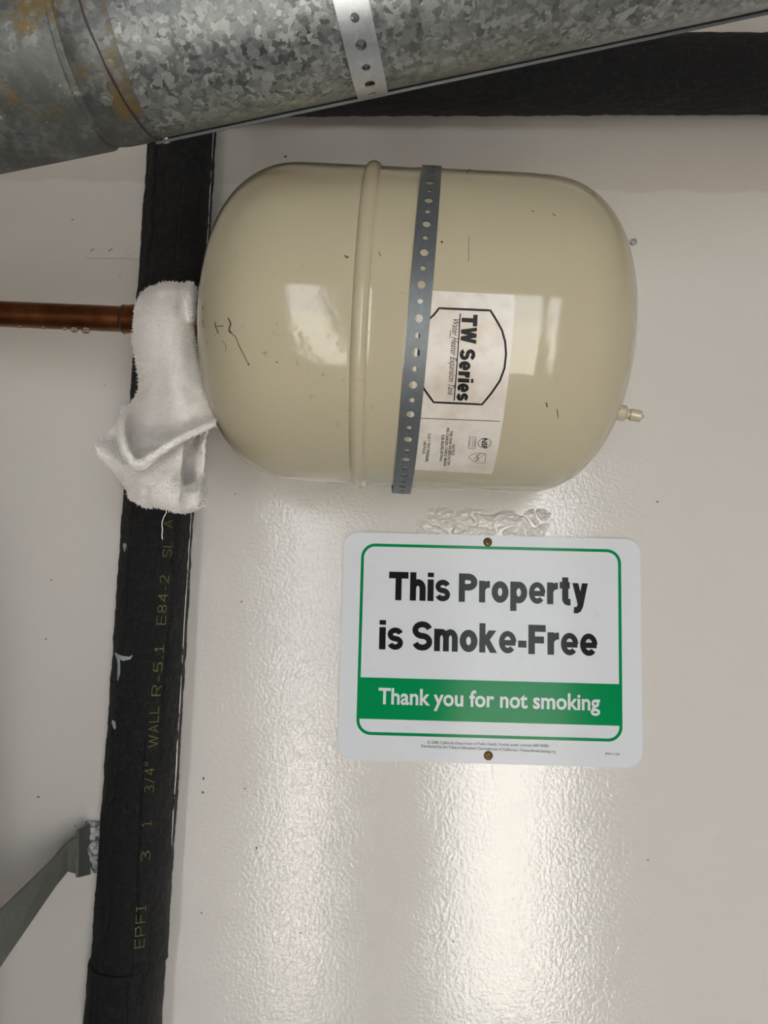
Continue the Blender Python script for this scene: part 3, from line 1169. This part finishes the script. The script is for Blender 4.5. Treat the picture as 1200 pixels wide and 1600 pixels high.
hp_r = 0.0375
ha, hb = at(650, 118.5, -hp_r - 0.002), at(1180, 116.5, -hp_r - 0.002)
sl_ = (hb.z - ha.z) / (hb.x - ha.x)
hx0, hx1 = vp_x(2.1) + VP_R + 0.004, ROOM_X1 - 0.002
cross = empty('insulated_pipe', (hx1, -hp_r - 0.002, ha.z + sl_ * (hx1 - ha.x)))
tag(cross, 'horizontal black foam-insulated pipe running under the grey duct along the wall', 'pipe')
foam_pipe('insulation_sleeve', (hx0, -hp_r - 0.002, ha.z + sl_ * (hx0 - ha.x)), (hx1, -hp_r - 0.002, ha.z + sl_ * (hx1 - ha.x)), hp_r, cross, 21.0, groove=False, dl=0.006)

# ------------------------------------------------------------------ copper line into the tank
cy = TY
c0, c1 = at(0, 490.5, cy), at(200, 499, cy)
cdir = (c1 - c0).normalized()
end = tank_pt(-TL / 2 - CL + 0.001, 0, 0)
start = c0 - cdir * ((c0.x - ROOM_X0 - 0.002) / cdir.x)
copper = empty('copper_pipe', start)
tag(copper, 'brown copper water pipe with hanging drops leading into the towel', 'pipe')
Lc_ = (c1 - start).length
cR = 0.0113
lathe('tube', start, cdir, [(0, cR), (0.01, cR), (Lc_ - 0.002, cR)], M['copper'], copper, 48)
cj = start + cdir * (Lc_ - 0.004)
lathe('solder_ring', cj, cdir, [(-0.0012, cR), (-0.0005, cR + 0.0010), (0.0006, cR + 0.0016), (0.0016, cR + 0.0008)], M['solder'], copper, 48)
lathe('coupling', cj, cdir, [(0.0005, cR), (0.0010, cR + 0.0012), (0.0055, cR + 0.0012), (0.009, cR + 0.0018), (0.030, cR + 0.0018), (0.031, cR)], M['copper'], copper, 48)
tip = cj + cdir * 0.029
lathe('nipple', tip, (end - tip), [(0, 0.0095), (0.004, 0.0118), ((end - tip).length - 0.004, 0.0118), ((end - tip).length, 0.0095)], M['copper'], copper, 32)
for px, rr in ((34, .0012), (71, .0012), (104, .0013), (119, .0026), (137, .0030)):
    p = at(px, 490.5 + px * 0.0425, cy)
    p = p + Vector((0, -0.002, -cR - rr * 0.35))
    bm = bmesh.new()
    bmesh.ops.create_uvsphere(bm, u_segments=16, v_segments=10, radius=1)
    for v in bm.verts:
        v.co = Vector((v.co.x * rr * 1.25, v.co.y * rr * 1.1, v.co.z * rr * (1.0 if v.co.z < 0 else 0.7))) + p
    tag(from_bm('water_drop', bm, M['water'], None, True), {137: 'largest clear water drop under the copper pipe, closest to the towel', 119: 'second large clear water drop under the copper pipe, beside the largest one'}.get(px, 'tiny clear water bead under the copper pipe, further from the towel'), 'drop', 'water drops under the copper pipe')

# ------------------------------------------------------------------ galvanised flue duct
DR = 0.0508
dA = Vector((0, -0.374, CAMZ + 0.36115))
dd = Vector((1, -0.05, 0.2109)).normalized()
duct = empty('flue_duct', dA - Vector((0, 0, DR)))
tag(duct, 'round galvanised steel flue duct with spangled finish slanting up across the wall', 'duct')
t_joint = -0.172
DUCT_END = (ROOM_X1 - 0.02) / dd.x
lathe('duct_section', dA, dd, [(t_joint, DR - 0.001), (t_joint, DR), (0.0, DR), (0.4, DR), (DUCT_END, DR)], M['galv'], duct, 128)
# lock seam folded along the belly of the straight section
_, du, dv = frame_of(dd)
belly = Vector((0, 0, -1))
belly = (belly - dd * belly.dot(dd)).normalized()
back = Vector((0, 1, 0))
back = (back - dd * back.dot(dd)).normalized()


def duct_dir(a):       # a = 0 straight down, positive towards the wall
    return belly * math.cos(a) + back * math.sin(a)


M['seam_rim'] = simple('seam_rim_grey', (0.085, 0.09, 0.098), 0.45, 0.4, 0.3, 300)
M['seam_gap_shade'] = simple('black_seam_gap_shade', (0.012, 0.012, 0.014), 0.7, 0, spec=0.2)


def duct_strip(name, prof_s, mat):
    V, Fc = [], []
    for k in range(61):
        tt = t_joint + 0.0005 + (DUCT_END - t_joint - 0.001) * k / 60
        for (a, h) in prof_s:
            V.append(dA + dd * tt + duct_dir(a) * (DR + h))
    n = len(prof_s)
    for i in range(60):
        for k in range(n - 1):
            Fc.append((i * n + k, i * n + k + 1, (i + 1) * n + k + 1, (i + 1) * n + k))
    mesh(name, V, Fc, mat, duct, False)


duct_strip('seam_gap_shade', [(0.575, -0.0004), (0.575, 0.0013), (0.60, 0.0013)], M['seam_gap_shade'])  # black strip paints in the shadow line beside the seam rim
duct_strip('lock_seam', [(0.60, 0.0012), (0.57, 0.0013), (0.572, 0.0029), (0.64, 0.0031), (0.66, -0.0004)], M['seam_rim'])
# elbow section on the left: crimped collar, dark sealant line and the next gore
e0 = dA + dd * t_joint
el_dir = -(Vector((1, -0.10, 0.165)).normalized())
lathe('elbow_collar', e0, -dd, [(-0.006, DR - 0.0006), (-0.006, DR + 0.0004), (0.0, DR + 0.0006), (0.006, DR + 0.0012), (0.016, DR + 0.0010), (0.021, DR + 0.0004), (0.0235, DR - 0.0012), (0.026, DR - 0.0010), (0.030, DR - 0.001)],
      M['galv_rust'], duct, 128)
e1 = e0 - dd * 0.0235
lathe('elbow_gore', e1 + el_dir * 0.0005 + Vector((0, 0, -0.0005)), el_dir, [(-0.001, DR - 0.003), (0.0, DR - 0.0004), (0.003, DR + 0.0012), (0.05, DR + 0.0012), (0.30, DR + 0.0012), ((e1.x - ROOM_X0 - 0.012) / abs(el_dir.x), DR + 0.0012)], M['galv_rust'], duct, 128)
# pen-drawn line round the joint
V, Fc = [], []
for k in range(97):
    a = -PI * 0.62 + (PI * 1.02) * k / 96
    off = 0.0050 + 0.0075 * (a - 0.6) / 1.2 + 0.0009 * noise.noise(Vector((a * 3, 0, 2)))
    wd = 0.0013 + 0.0006 * noise.noise(Vector((a * 4, 5, 2)))
    for sg in (-1, 1):
        V.append(dA + dd * (t_joint + off + sg * wd / 2) + duct_dir(a) * (DR + 0.0014))
for k in range(96):
    Fc.append((2 * k, 2 * k + 1, 2 * k + 3, 2 * k + 2))
M['marker'] = simple('purple_brown_marker', (0.045, 0.026, 0.032), 0.5, 0, 0.3, 200)
mesh('marker_line', V, Fc, M['marker'], duct, False)


def duct_screw(tt, a, r=0.0030):
    n_ = duct_dir(a)
    p = dA + dd * tt + n_ * (DR + (0.0003 if r < .003 else 0.0011))
    lathe('sheet_metal_screw', p, n_, [(0, r * 1.25), (0.0008, r * 1.25), (0.0010, r), (0.0030, r * 0.95), (0.0034, r * 0.6)], M['steel'] if r < .003 else M['brace'], duct, 6 if r > .0031 else 12, smooth=False)


duct_screw(t_joint + 0.007, 0.62, 0.0024)
duct_screw(t_joint - 0.010, -0.45, 0.0034)
# strap hanging the duct from the ceiling
t_st = -0.033
dst = empty('hanger_strap', dA + dd * t_st - Vector((0, 0, DR)))
tag(dst, 'bright zinc perforated hanger strap looped under the grey duct', 'strap')
R_D = DR + 0.0011
arc0, arc1 = -PI / 2, PI / 2
UPL = ROOM_Z1 - (dA + dd * t_st).z - 0.006
st_tilt = 0.0


def duct_strap_path(t_):
    La = PI * R_D
    c = dA + dd * (t_st + 0.006 * max(-1.0, min(1.0, (t_ - UPL - La / 2) / (La / 2))))
    if t_ < UPL:
        n_ = duct_dir(arc0)
        return c + n_ * R_D - belly * (UPL - t_), n_, dd
    t2 = t_ - UPL
    if t2 <= La:
        n_ = duct_dir(arc0 + t2 / R_D)
        return c + n_ * R_D, n_, dd
    n_ = duct_dir(arc1)
    return c + n_ * R_D - belly * (t2 - La), n_, dd


hl = []
first = UPL + (PI / 2 - 0.442) * R_D
for k in range(-60, 60):
    hl.append((first + k * 0.0138, 0.0063 if k % 2 == 0 else 0.0049))
strap('strap_band', duct_strap_path, UPL * 2 + PI * R_D, 0.0190, hl, M['zinc_light'], dst, 0.0009, 0.0138)

# ------------------------------------------------------------------ towel


def catmull(P, t_):
    n = len(P) - 1
    i = min(int(t_ * n), n - 1)
    f = t_ * n - i
    p0, p1, p2, p3 = P[max(i - 1, 0)], P[i], P[i + 1], P[min(i + 2, n)]
    return 0.5 * ((2 * p1) + (p2 - p0) * f + (2 * p0 - 5 * p1 + 4 * p2 - p3) * f * f + (3 * p1 - p0 - 3 * p2 + p3) * f ** 3)


def cloth(name, rows, parent, nu=60, nv=80, amp=0.0016, thick=0.0035, seed=0):
    G = [[at(*c) if not isinstance(c, Vector) else c for c in r] for r in rows]
    V = []
    for j in range(nv):
        row = [catmull([g[i] for g in G], j / (nv - 1)) for i in range(len(G[0]))]
        for i in range(nu):
            V.append(catmull(row, i / (nu - 1)))
    o = mesh(name, V, [(j * nu + i, j * nu + i + 1, (j + 1) * nu + i + 1, (j + 1) * nu + i) for j in range(nv - 1) for i in range(nu - 1)], M['terry'], parent)
    me = o.data
    bm = bmesh.new()
    bm.from_mesh(me)
    bmesh.ops.recalc_face_normals(bm, faces=bm.faces)
    bm.normal_update()
    if sum(f.normal.y for f in bm.faces) > 0:
        bmesh.ops.reverse_faces(bm, faces=bm.faces)
        bm.normal_update()
    for v in bm.verts:
        q = v.co
        h = noise.noise(q * 60 + Vector((seed, 0, 0))) * amp + noise.noise(q * 190) * amp * 0.45 + noise.noise(q * 420) * amp * 0.55
        wr = noise.noise(Vector((q.x * 95 + 1.5 * noise.noise(q * 30), q.y * 40, q.z * 17 + seed))) * amp * 1.6
        v.co = q + v.normal * (h + wr)
    bm.normal_update()
    pile = []
    faces = list(bm.faces)
    for f in faces:
        c = f.calc_center_median()
        pile.append((c.copy(), f.normal.copy(), f.calc_area()))
    bnd = [(v.co.copy(), v.normal.copy()) for v in bm.verts if v.is_boundary]
    for f in bm.faces: f.smooth = True
    bm.to_mesh(me)
    bm.free()
    md = o.modifiers.new('thickness', 'SOLIDIFY')
    md.thickness = thick
    md.offset = -1
    return o, pile, bnd


towel = empty('terry_towel', at(245, 800, -0.15))
tag(towel, 'off-white terry towel wrapped around the copper joint and hanging over the black pipe', 'towel')
front_rows = [
    [(226, 470, -.100), (243, 462, -.098), (262, 458, -.098), (283, 458, -.098), (302, 458, -.108)],
    [(221, 459, -.125), (240, 451, -.125), (262, 446, -.125), (284, 445, -.125), (303, 446, -.128)],
    [(216, 472, -.150), (236, 462, -.156), (262, 455, -.160), (286, 456, -.154), (304, 462, -.140)],
    [(207, 505, -.160), (232, 500, -.176), (260, 498, -.182), (287, 498, -.172), (303, 500, -.148)],
    [(205, 540, -.158), (229, 540, -.178), (258, 538, -.187), (286, 536, -.176), (305, 536, -.150)],
    [(212, 578, -.152), (230, 578, -.170), (256, 576, -.186), (286, 572, -.184), (312, 570, -.158)],
    [(214, 612, -.146), (228, 614, -.160), (252, 614, -.184), (285, 610, -.190), (322, 606, -.166)],
    [(198, 638, -.176), (219, 644, -.158), (246, 646, -.176), (284, 640, -.192), (330, 634, -.172)],
    [(190, 662, -.200), (209, 668, -.164), (238, 672, -.172), (282, 662, -.192), (335, 648, -.174)],
    [(193, 692, -.216), (206, 698, -.186), (232, 702, -.196), (280, 677, -.206), (336, 656, -.184)],
    [(201, 712, -.220), (216, 725, -.218), (236, 714, -.214), (281, 686, -.212), (334, 661, -.188)],
]
P_all = []
rnd0 = random.Random(11)
_, pl, bd = cloth('front_fold', front_rows, towel, 64, 120, 0.0017, 0.0032, 1)
P_all += pl
back_rows = [
    [(192, 650, -.142), (214, 652, -.138), (240, 650, -.142), (268, 646, -.146), (290, 642, -.148)],
    [(168, 676, -.156), (198, 686, -.150), (232, 690, -.160), (264, 684, -.168), (288, 676, -.170)],
    [(149, 692, -.172), (188, 712, -.168), (226, 718, -.178), (262, 710, -.184), (286, 698, -.182)],
    [(160, 714, -.170), (194, 728, -.178), (230, 738, -.188), (262, 734, -.192), (285, 724, -.184)],
    [(178, 738, -.162), (204, 748, -.176), (234, 756, -.190), (262, 754, -.194), (284, 748, -.182)],
    [(196, 760, -.152), (212, 770, -.170), (238, 776, -.186), (266, 780, -.190), (298, 772, -.184)],
    [(201, 776, -.146), (222, 783, -.166), (246, 788, -.178), (278, 796, -.180), (318, 786, -.172)],
    [(204, 779, -.132), (226, 786, -.148), (250, 790, -.160), (282, 799, -.162), (320, 790, -.156)],
]
_, pl, bd2 = cloth('back_fold', back_rows, towel, 64, 90, 0.0017, 0.0032, 4)
P_all += pl
inner_rows = [
    [(276, 664, -.150), (292, 668, -.140), (305, 672, -.138), (320, 668, -.150)],
    [(278, 692, -.160), (292, 696, -.142), (306, 696, -.142), (319, 690, -.158)],
    [(280, 716, -.160), (291, 722, -.144), (303, 712, -.152), (319, 716, -.156)],
    [(282, 738, -.158), (292, 744, -.140), (306, 738, -.152), (318, 744, -.146)],
    [(288, 764, -.160), (297, 766, -.144), (308, 764, -.148), (317, 762, -.150)],
    [(292, 780, -.158), (302, 784, -.150), (312, 784, -.150), (318, 780, -.148)],
]
_, pl, bd3 = cloth('inner_fold', inner_rows, towel, 36, 60, 0.0015, 0.0025, 8)
P_all += pl
roll_rows = [
    [(284, 768, -.176), (298, 758, -.184), (312, 752, -.180), (321, 760, -.166)],
    [(284, 778, -.190), (298, 772, -.200), (313, 768, -.194), (324, 770, -.170)],
    [(284, 792, -.194), (298, 788, -.203), (312, 786, -.196), (323, 780, -.172)],
    [(286, 800, -.180), (298, 801, -.184), (310, 796, -.178), (321, 788, -.164)],
]
_, pl, _ = cloth('hem_roll', roll_rows, towel, 40, 40, 0.002, 0.003, 12)
P_all += pl
cuff_rows = [
    [(281, 452, -.150), (288, 444, -.152), (297, 444, -.146), (306, 450, -.136)],
    [(280, 468, -.172), (288, 462, -.178), (298, 462, -.170), (307, 466, -.150)],
    [(284, 486, -.176), (291, 484, -.182), (299, 484, -.172), (307, 486, -.150)],
    [(290, 500, -.172), (295, 502, -.176), (300, 502, -.166), (306, 502, -.148)],
]
_, pl, _ = cloth('tucked_corner', cuff_rows, towel, 30, 40, 0.0016, 0.003, 16)
P_all += pl
# rolled edges of the hanging hem
Ghem = [at(*r[0]) for r in front_rows[7:-1]] + [at(*c) for c in front_rows[-1]]
hp_ = [catmull(Ghem, k / 90) for k in range(91)]
tube('hem', hp_, [0.0031 + 0.0009 * noise.noise(p * 160) for p in hp_], M['terry'], towel, 10)
for p in hp_:
    for k in range(6):
        d_ = Vector((rnd0.gauss(0, 1), rnd0.gauss(0, 1) - .6, rnd0.gauss(0, 1))).normalized()
        P_all.append((p + d_ * 0.0030, d_, 3e-6))
# terry loops: tiny tufts standing off the cloth
V, Fc = [], []
tot = sum(a for _, _, a in P_all)
NT_ = 24000
rnd = random.Random(5)
for (c, nrm, a) in P_all:
    k = a / tot * NT_
    k = int(k) + (1 if rnd.random() < k - int(k) else 0)
    for _ in range(k):
        s = math.sqrt(a)
        p = c + Vector((rnd.uniform(-s, s), rnd.uniform(-s, s), rnd.uniform(-s, s))) * 0.5
        d = (nrm + Vector((rnd.gauss(0, .55), rnd.gauss(0, .55), rnd.gauss(0, .55) - .15))).normalized()
        L = rnd.uniform(0.0010, 0.0028)
        side = d.orthogonal().normalized()
        s2 = d.cross(side)
        wv = rnd.uniform(0.0003, 0.00055)
        b = len(V)
        p0 = p - nrm * 0.0006
        bend = Vector((rnd.gauss(0, .4), rnd.gauss(0, .4), rnd.gauss(0, .4))) * L
        for q in range(3):
            an = q * 2.094
            V.append(p0 + (side * math.cos(an) + s2 * math.sin(an)) * wv)
        m_ = p + d * L * 0.6
        for q in range(3):
            an = q * 2.094
            V.append(m_ + (side * math.cos(an) + s2 * math.sin(an)) * wv)
        V.append(p + d * L + bend * 0.5)
        for q in range(3):
            r_ = (q + 1) % 3
            Fc.append((b + q, b + r_, b + 3 + r_, b + 3 + q))
            Fc.append((b + 3 + q, b + 3 + r_, b + 6))
tag(mesh('terry_pile', V, Fc, M['terry'], towel), kind='stuff')
# loose thread
tp = [(259, 782, -.150), (258, 792, -.152), (260, 800, -.150), (256, 808, -.148), (253, 818, -.147), (254, 828, -.145), (253, 836, -.143), (254, 843, -.142)]
TPv = [at(*p) for p in tp]
tube('loose_thread', [catmull(TPv, k / 40) for k in range(41)], 0.00045, M['terry'], towel, 5)

# ------------------------------------------------------------------ brace strap and bracket at the foot of the pipe
br = empty('brace_bracket', at(150, 1365, 0))
tag(br, 'paint-smeared steel bracket bolted to the wall behind the black pipe', 'bracket')
q0, q1 = at(134, 1283, -.002), at(196, 1365, -.002)
box('plate', (q0.x, -0.0045, q1.z), (q1.x, -0.0002, q0.z), M['gal_paint'], br, 0.0008)
ring = at(154, 1325, -.005)
lathe('washer', ring + Vector((0, 0.0012, 0)), (0, -1, 0), [(0, .0150), (.0018, .0150), (.0022, .0142), (.0022, .006)], M['gal_paint'], br, 40)
lathe('bolt_head', ring, (0, -1, 0), [(0.001, .0088), (.0055, .0088), (.0068, .0072), (.0070, .002)], M['gal_paint'], br, 24)
fl0 = at(119, 1298, -.026)
fl1 = at(118, 1371, -.026)
pl0, pl1 = at(138, 1286, -.003), at(138, 1366, -.003)
bm = bmesh.new()
vv = [bm.verts.new(p) for p in (pl0, fl0, fl1, pl1)]
bm.faces.new(vv)
r_ = bmesh.ops.extrude_face_region(bm, geom=bm.faces[:])
nrm = (fl0 - pl0).cross(fl1 - pl0).normalized()
for v in [g for g in r_['geom'] if isinstance(g, bmesh.types.BMVert)]: v.co += nrm * 0.003
from_bm('flange', bm, M['brace'], br)
bs = empty('brace_strap', at(60, 1400, -.07))
tag(bs, 'olive-grey flat steel brace slanting down and outward from the wall bracket', 'strap')
top = [at(124, 1306, -.024), at(105, 1317, -.032), at(84, 1342, -.044), at(0, 1423, -.084)]
bot = [at(121, 1366, -.024), at(106, 1362, -.032), at(88, 1384, -.044), at(0, 1512, -.092)]
dT, dB = (top[3] - top[2]), (bot[3] - bot[2])
dm = ((dT + dB) / 2).normalized()
HC, HR, HH = Vector((-0.49, -0.45, 0.0)), 0.25, 1.40       # unseen water heater, added to shade the wall


def to_heater(p):
    a = Vector((p.x - HC.x, p.y - HC.y))
    b = Vector((dm.x, dm.y))
    A2, B2, C2 = b.dot(b), 2 * a.dot(b), a.dot(a) - (HR + 0.001) ** 2
    return p + dm * ((-B2 - math.sqrt(B2 * B2 - 4 * A2 * C2)) / (2 * A2))


top.append(to_heater(top[3]))
bot.append(to_heater(bot[3]))
V, Fc = [], []
n = len(top)
for k in range(n):
    d = (top[min(k + 1, n - 1)] - top[max(k - 1, 0)]).cross(bot[k] - top[k]).normalized()
    if d.y > 0: d = -d
    V += [top[k], bot[k], bot[k] - d * 0.003, top[k] - d * 0.003]
for k in range(n - 1):
    for q in range(4):
        Fc.append((4 * k + q, 4 * k + (q + 1) % 4, 4 * k + 4 + (q + 1) % 4, 4 * k + 4 + q))
Fc += [(3, 2, 1, 0), (4 * n - 4, 4 * n - 3, 4 * n - 2, 4 * n - 1)]
so_ = mesh('strap_bar', V, Fc, M['brace'], bs, False)
bm = bmesh.new()
bm.from_mesh(so_.data)
bmesh.ops.recalc_face_normals(bm, faces=bm.faces)
bm.to_mesh(so_.data)
bm.free()

# ------------------------------------------------------------------ painted-over strap end on the wall
pa_, pb_ = at(136, 393, -.001), at(232, 393, -.001)
Lp = pb_.x - pa_.x
ps = empty('painted_strap', (pa_.x, 0, pa_.z))
tag(ps, 'short strap screwed to the wall and painted over, beside the upright pipe', 'strap')


def painted_path(t_):
    return Vector((pa_.x + t_, -0.0014, pa_.z)), Vector((0, -1, 0)), Vector((0, 0, 1))


h0 = at(147, 393, 0).x - pa_.x
h1 = at(175.5, 393, 0).x - pa_.x
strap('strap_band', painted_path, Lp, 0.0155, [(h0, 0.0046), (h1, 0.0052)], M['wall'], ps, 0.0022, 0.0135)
sp = at(203, 392, -.0045)
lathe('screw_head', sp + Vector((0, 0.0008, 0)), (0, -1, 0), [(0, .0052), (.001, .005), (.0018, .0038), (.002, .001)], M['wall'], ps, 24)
# a chipped screw end peeping out beside the tank's dome
wsp = at(988, 381, 0)
wo = tag(lathe('wall_screw', wsp, (0, -1, 0), [(-0.001, .0022), (.004, .0022), (.0045, .0036), (.0062, .0034), (.0072, .0020), (.0075, .001)], M['gal_paint'], None, 10, False),
         'small grey screw end in the wall beside the rounded end of the tank', 'screw')

# ------------------------------------------------------------------ chips in the wall paint
M['chip'] = simple('dark_paint_chip', (0.06, 0.05, 0.04), 0.8)
for (px, py, a, b) in ((318, 1216, 2.2, 3.6), (317, 1238, 2.6, 3.0), (401, 1325, 1.6, 3.0), (383, 1232, 1.8, 1.8), (315, 1426, 1.4, 2.4), (1027, 784, 2, 2.4), (118, 1290, 1.6, 2.4),
                       (164, 602, 1.4, 1.4), (368, 772, 1.4, 1.8), (430, 775, 1.3, 1.3), (446, 245, 3.4, 3.0), (709, 1471, 1.8, 1.4), (470, 1458, 1.4, 1.6), (60, 1245, 4.0, 1.4)):
    c = at(px, py, 0)
    k = 0.55 / 1200
    n = 10
    mesh('paint_chip', [(c.x + a * k * math.cos(2 * PI * q / n) * random.uniform(.7, 1.2), -0.00025, c.z + b * k * math.sin(2 * PI * q / n) * random.uniform(.7, 1.2)) for q in range(n)],
         [tuple(range(n))], M['chip'], wall, False)

# ------------------------------------------------------------------ unseen water heater at the brace's end, added to shade the left wall area
M['jacket'] = simple('grey_enamel_jacket', (0.33, 0.33, 0.31), 0.35, 0, 0.06, 6)
M['plastic'] = simple('black_plastic', (0.03, 0.03, 0.03), 0.5)
wh = empty('shading_water_heater', HC)
tag(wh, 'grey upright cylindrical water heater at the end of the olive brace, added unseen to shade the wall', 'water heater')
lathe('jacket', HC, (0, 0, 1), [(0.03, HR - 0.02), (0.03, HR - 0.002), (0.034, HR), (HH - 0.02, HR), (HH - 0.012, HR - 0.002), (HH - 0.012, HR - 0.02)], M['jacket'], wh, 96)
lathe('base_ring', HC, (0, 0, 1), [(0.0, HR - 0.015), (0.0, HR - 0.006), (0.03, HR - 0.006), (0.03, HR - 0.03)], M['plastic'], wh, 64)
lathe('lid', HC + Vector((0, 0, HH - 0.014)), (0, 0, 1), [(0.0, HR), (0.006, HR + 0.003), (0.012, HR), (0.018, HR - 0.04), (0.02, 0.05)], M['jacket'], wh, 96)
for dx in (-0.1, 0.1):
    lathe('water_nipple', HC + Vector((dx, 0, HH)), (0, 0, 1), [(0, .011), (.05, .011), (.051, .014), (.075, .014), (.076, .008)], M['copper'], wh, 24)
lathe('drain_valve', HC + Vector((0.1, -HR * 0.91, 0.12)), (0.4, -0.9, 0), [(-.005, .012), (.02, .012), (.022, .02), (.03, .02), (.032, .010), (.05, .010)], M['brass'], wh, 24)
